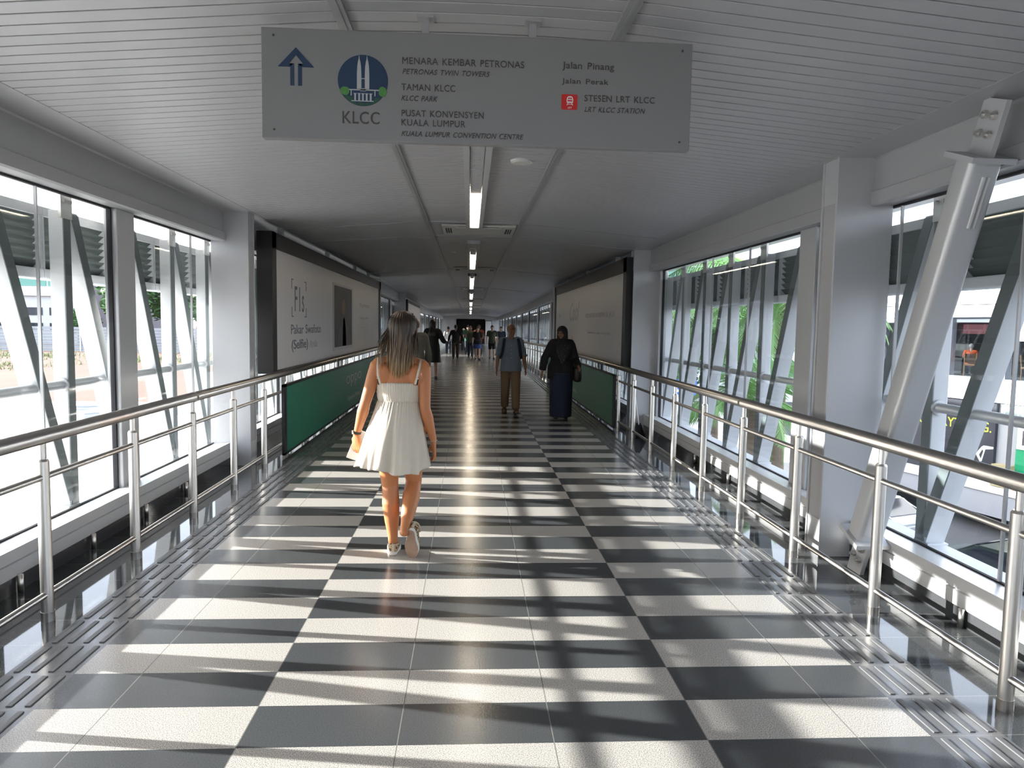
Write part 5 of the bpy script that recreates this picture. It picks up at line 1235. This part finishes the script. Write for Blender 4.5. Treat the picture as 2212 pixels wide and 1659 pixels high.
me = remesh(b.xf(Matrix.Translation(-WO)), .006, 2); me.name = 'under_layer'; me.materials.clear(); me.materials.append(M_hair); link('under_layer', me, hr)
rh = random.Random(21); b = MB()
EC = HC + V((0, -.014, .026)); ER = V((.092, .111, .106))
def lock(az, k, xe, ye, ze, w):
    """a lock from the crown over the skull, then falling to its end point"""
    pts, rad = [], []; wa, wp = rh.uniform(.001, .005), rh.uniform(0, 6.28); n1, n2 = 7, 12
    for i in range(n1):
        th = R(12 + (84 - 12) * i / (n1 - 1)); pts.append(EC + V((sin(th) * sin(az) * ER.x * k, -sin(th) * cos(az) * ER.y * k, cos(th) * ER.z * k)))
    p0 = pts[-1].copy(); E_ = V((xe, ye, ze))
    for i in range(1, n2 + 1):
        t = i / n2; s_ = t * t * (3 - 2 * t)
        p = V((p0.x + (E_.x - p0.x) * s_, p0.y + (E_.y - p0.y) * min(1, t * 1.25), p0.z + (E_.z - p0.z) * t))
        p.x += wa * sin(wp + 6 * t) * t; p.y += wa * .5 * cos(wp + 5 * t) * t - .004 * sin(pi * t); pts.append(p)
    for i in range(n1 + n2):
        t = i / (n1 + n2 - 1); kk = (.35 + .65 * min(1, t * 4)) * (1 - .9 * max(0, (t - .45) / .55) ** 1.6); rad.append((w * kk + .0004, w * .40 * kk + .0004))
    b.tube(pts, rad, 6, ref=(cos(az), sin(az), 0))
NL = 210
for i in range(NL):
    f_ = (i + .5) / NL * 2 - 1 + rh.gauss(0, .02); lift = min(1, abs(f_))
    clump = round(f_ * 6.5) / 6.5                                    # ends gather in strands
    xe = -.512 + (f_ * .35 + clump * .65) * .118 + rh.gauss(0, .005) - (.030 if f_ < -.62 else 0)
    ze = 1.205 + .13 * lift ** 1.4 + rh.choice((0, .01, .03, .06, .09, .12)) + rh.uniform(0, .03)
    ye = 4.818 + .032 * lift ** 2 + rh.uniform(-.005, .010)
    lock(f_ * 1.72, rh.uniform(1.0, 1.05), xe, ye, ze, rh.uniform(.0045, .0085))
b.xf(Matrix.Translation(-WO)); link('locks', b.mesh('locks', M_hair, True), hr)
# sunglasses pushed up on the hair
M_tort = mat('red_brown_frame', (.10, .018, .012), .2); b = MB()
for sx in (-1, 1):
    b.tube([PH(sx * .098, -.02, .045), PH(sx * .096, .03, .075), PH(sx * .075, .068, .105)], [(.003, .005)] * 3, 8)
    b.ell(PH(sx * .042, .064, .112), (.032, .022, .010), seg=14, rings=8)
b.tube([PH(-.07, .058, .116), PH(0, .064, .124), PH(.07, .058, .116)], [(.004, .004)] * 3, 8)
b.build('sunglasses', M_tort, wm, smooth=True)
# watch, bracelet
d = (wr['L'] - el['L']).normalized(); c = wr['L'] - d * .012
wt = MB().tube([c - d * .009, c + d * .009], [(.0275, .0255)] * 2, 20, cap=False); wt = wt.build('watch', M_leather, wm, smooth=True); md = wt.modifiers.new('t', 'SOLIDIFY'); md.thickness = .003
MB().tube([c + V((-.026, -.008, 0)), c + V((-.033, -.010, 0))], [(.0135, .0135)] * 2, 18).build('watch_face', M_plast, wt)
d = (wr['R'] - el['R']).normalized(); c = wr['R'] + d * .005; b = MB()
for k in range(20):
    a0, a1 = 2 * pi * k / 20, 2 * pi * (k + 1) / 20; b.tube([c + V((.026 * cos(a0), .026 * sin(a0), .004 * cos(a0))), c + V((.026 * cos(a1), .026 * sin(a1), .004 * cos(a1)))], [.0016, .0016], 6)
b.build('bracelet', M_steel2, wm, smooth=True)
for sx in (-1, 1): MB().ell(PH(sx * .080, -.010, -.055), (.004, .004, .004), seg=8, rings=6).build('earring', M_steel2, wm)
# thin bag strap across the side, and the folded white leaflet she carries
MB().tube([(-.648, 5.02, 1.06), (-.690, 5.005, .95), (-.735, 4.99, .86)], [(.005, .0015)] * 3, 8).build('bag_cord', M_cblack, wm, smooth=True)
lf = empty('leaflet', (-.815, 4.99, .76), 'white folded leaflet held in the left hand of the person in the cream dress', 'leaflet')
mt = Matrix.Translation((-.812, 4.990, .752)) @ Matrix.Rotation(R(22), 4, 'Y') @ Matrix.Rotation(R(12), 4, 'Z')
b = MB(); b.box(-.036, .036, -.0025, .0, -.105, .105, mtx=mt); b.build('front_sheet', M_wht, lf)
mt2 = mt @ Matrix.Translation((.036, 0, 0)) @ Matrix.Rotation(R(-16), 4, 'Z') @ Matrix.Translation((-.036, 0, 0))
b = MB(); b.box(-.036, .036, .0005, .003, -.105, .105, mtx=mt2); b.build('back_sheet', M_wht, lf)

nb_ = empty('notice_board', (1.79, YE - .03, 1.6), 'tiny white lit-looking board on the far end wall right of the dark opening', 'board')
MB().box(1.46, 2.12, YE - .04, YE, .85, 2.36).build('frame', M_black, nb_); MB().box(1.50, 2.08, YE - .05, YE - .04, .90, 2.31).build('face', M_wht, nb_)

# ------------------------------------------------------------------ the far half of the bridge falls gently
Y0, SL = 22.0, .012
def drop(y): return SL * max(0., min(y, 44.) - Y0) + .004 * max(0., y - 44.)
BR = ('floor', 'baseboard', 'trim', 'wall_', 'ceiling', 'roof', 'handrail', 'pipe_rail', 'window_', 'truss_frame', 'louver_panel', 'steel_column', 'linear_ceiling', 'billboard', 'rail_banner', 'person', 'notice_board', 'smoke_detector')
def wy(o):
    y = 0.
    while o is not None: y += o.location.y; o = o.parent
    return y
CH_ = {}
for o in bpy.data.objects:
    if o.parent is not None: CH_.setdefault(o.parent.name, []).append(o)
def sink(o, base):
    y = base + o.location.y
    if o.data is not None and o.data.users > 1:
        o.location.z -= drop(y); return
    if o.type == 'MESH':
        bm = bmesh.new(); bm.from_mesh(o.data)
        if max(v.co.y for v in bm.verts) + y > Y0:
            if min(v.co.y for v in bm.verts) + y < Y0 - .01:
                sm = [p.use_smooth for p in o.data.polygons][0]
                bmesh.ops.bisect_plane(bm, geom=bm.verts[:] + bm.edges[:] + bm.faces[:], plane_co=(0, Y0 - y, 0), plane_no=(0, 1, 0))
            if max(v.co.y for v in bm.verts) + y > 44.1 > min(v.co.y for v in bm.verts) + y:
                bmesh.ops.bisect_plane(bm, geom=bm.verts[:] + bm.edges[:] + bm.faces[:], plane_co=(0, 44. - y, 0), plane_no=(0, 1, 0))
            for v in bm.verts: v.co.z -= drop(v.co.y + y)
            bm.to_mesh(o.data)
        bm.free()
    for c in CH_.get(o.name, []): sink(c, y)
for o in [q for q in bpy.data.objects if q.parent is None]:
    if not o.name.startswith(BR): continue
    if o.name.startswith(('truss_frame', 'louver_panel', 'steel_column', 'person', 'smoke_detector')):
        if abs(o.location.x) < 4: o.location.z -= drop(o.location.y)
    else: sink(o, 0.)
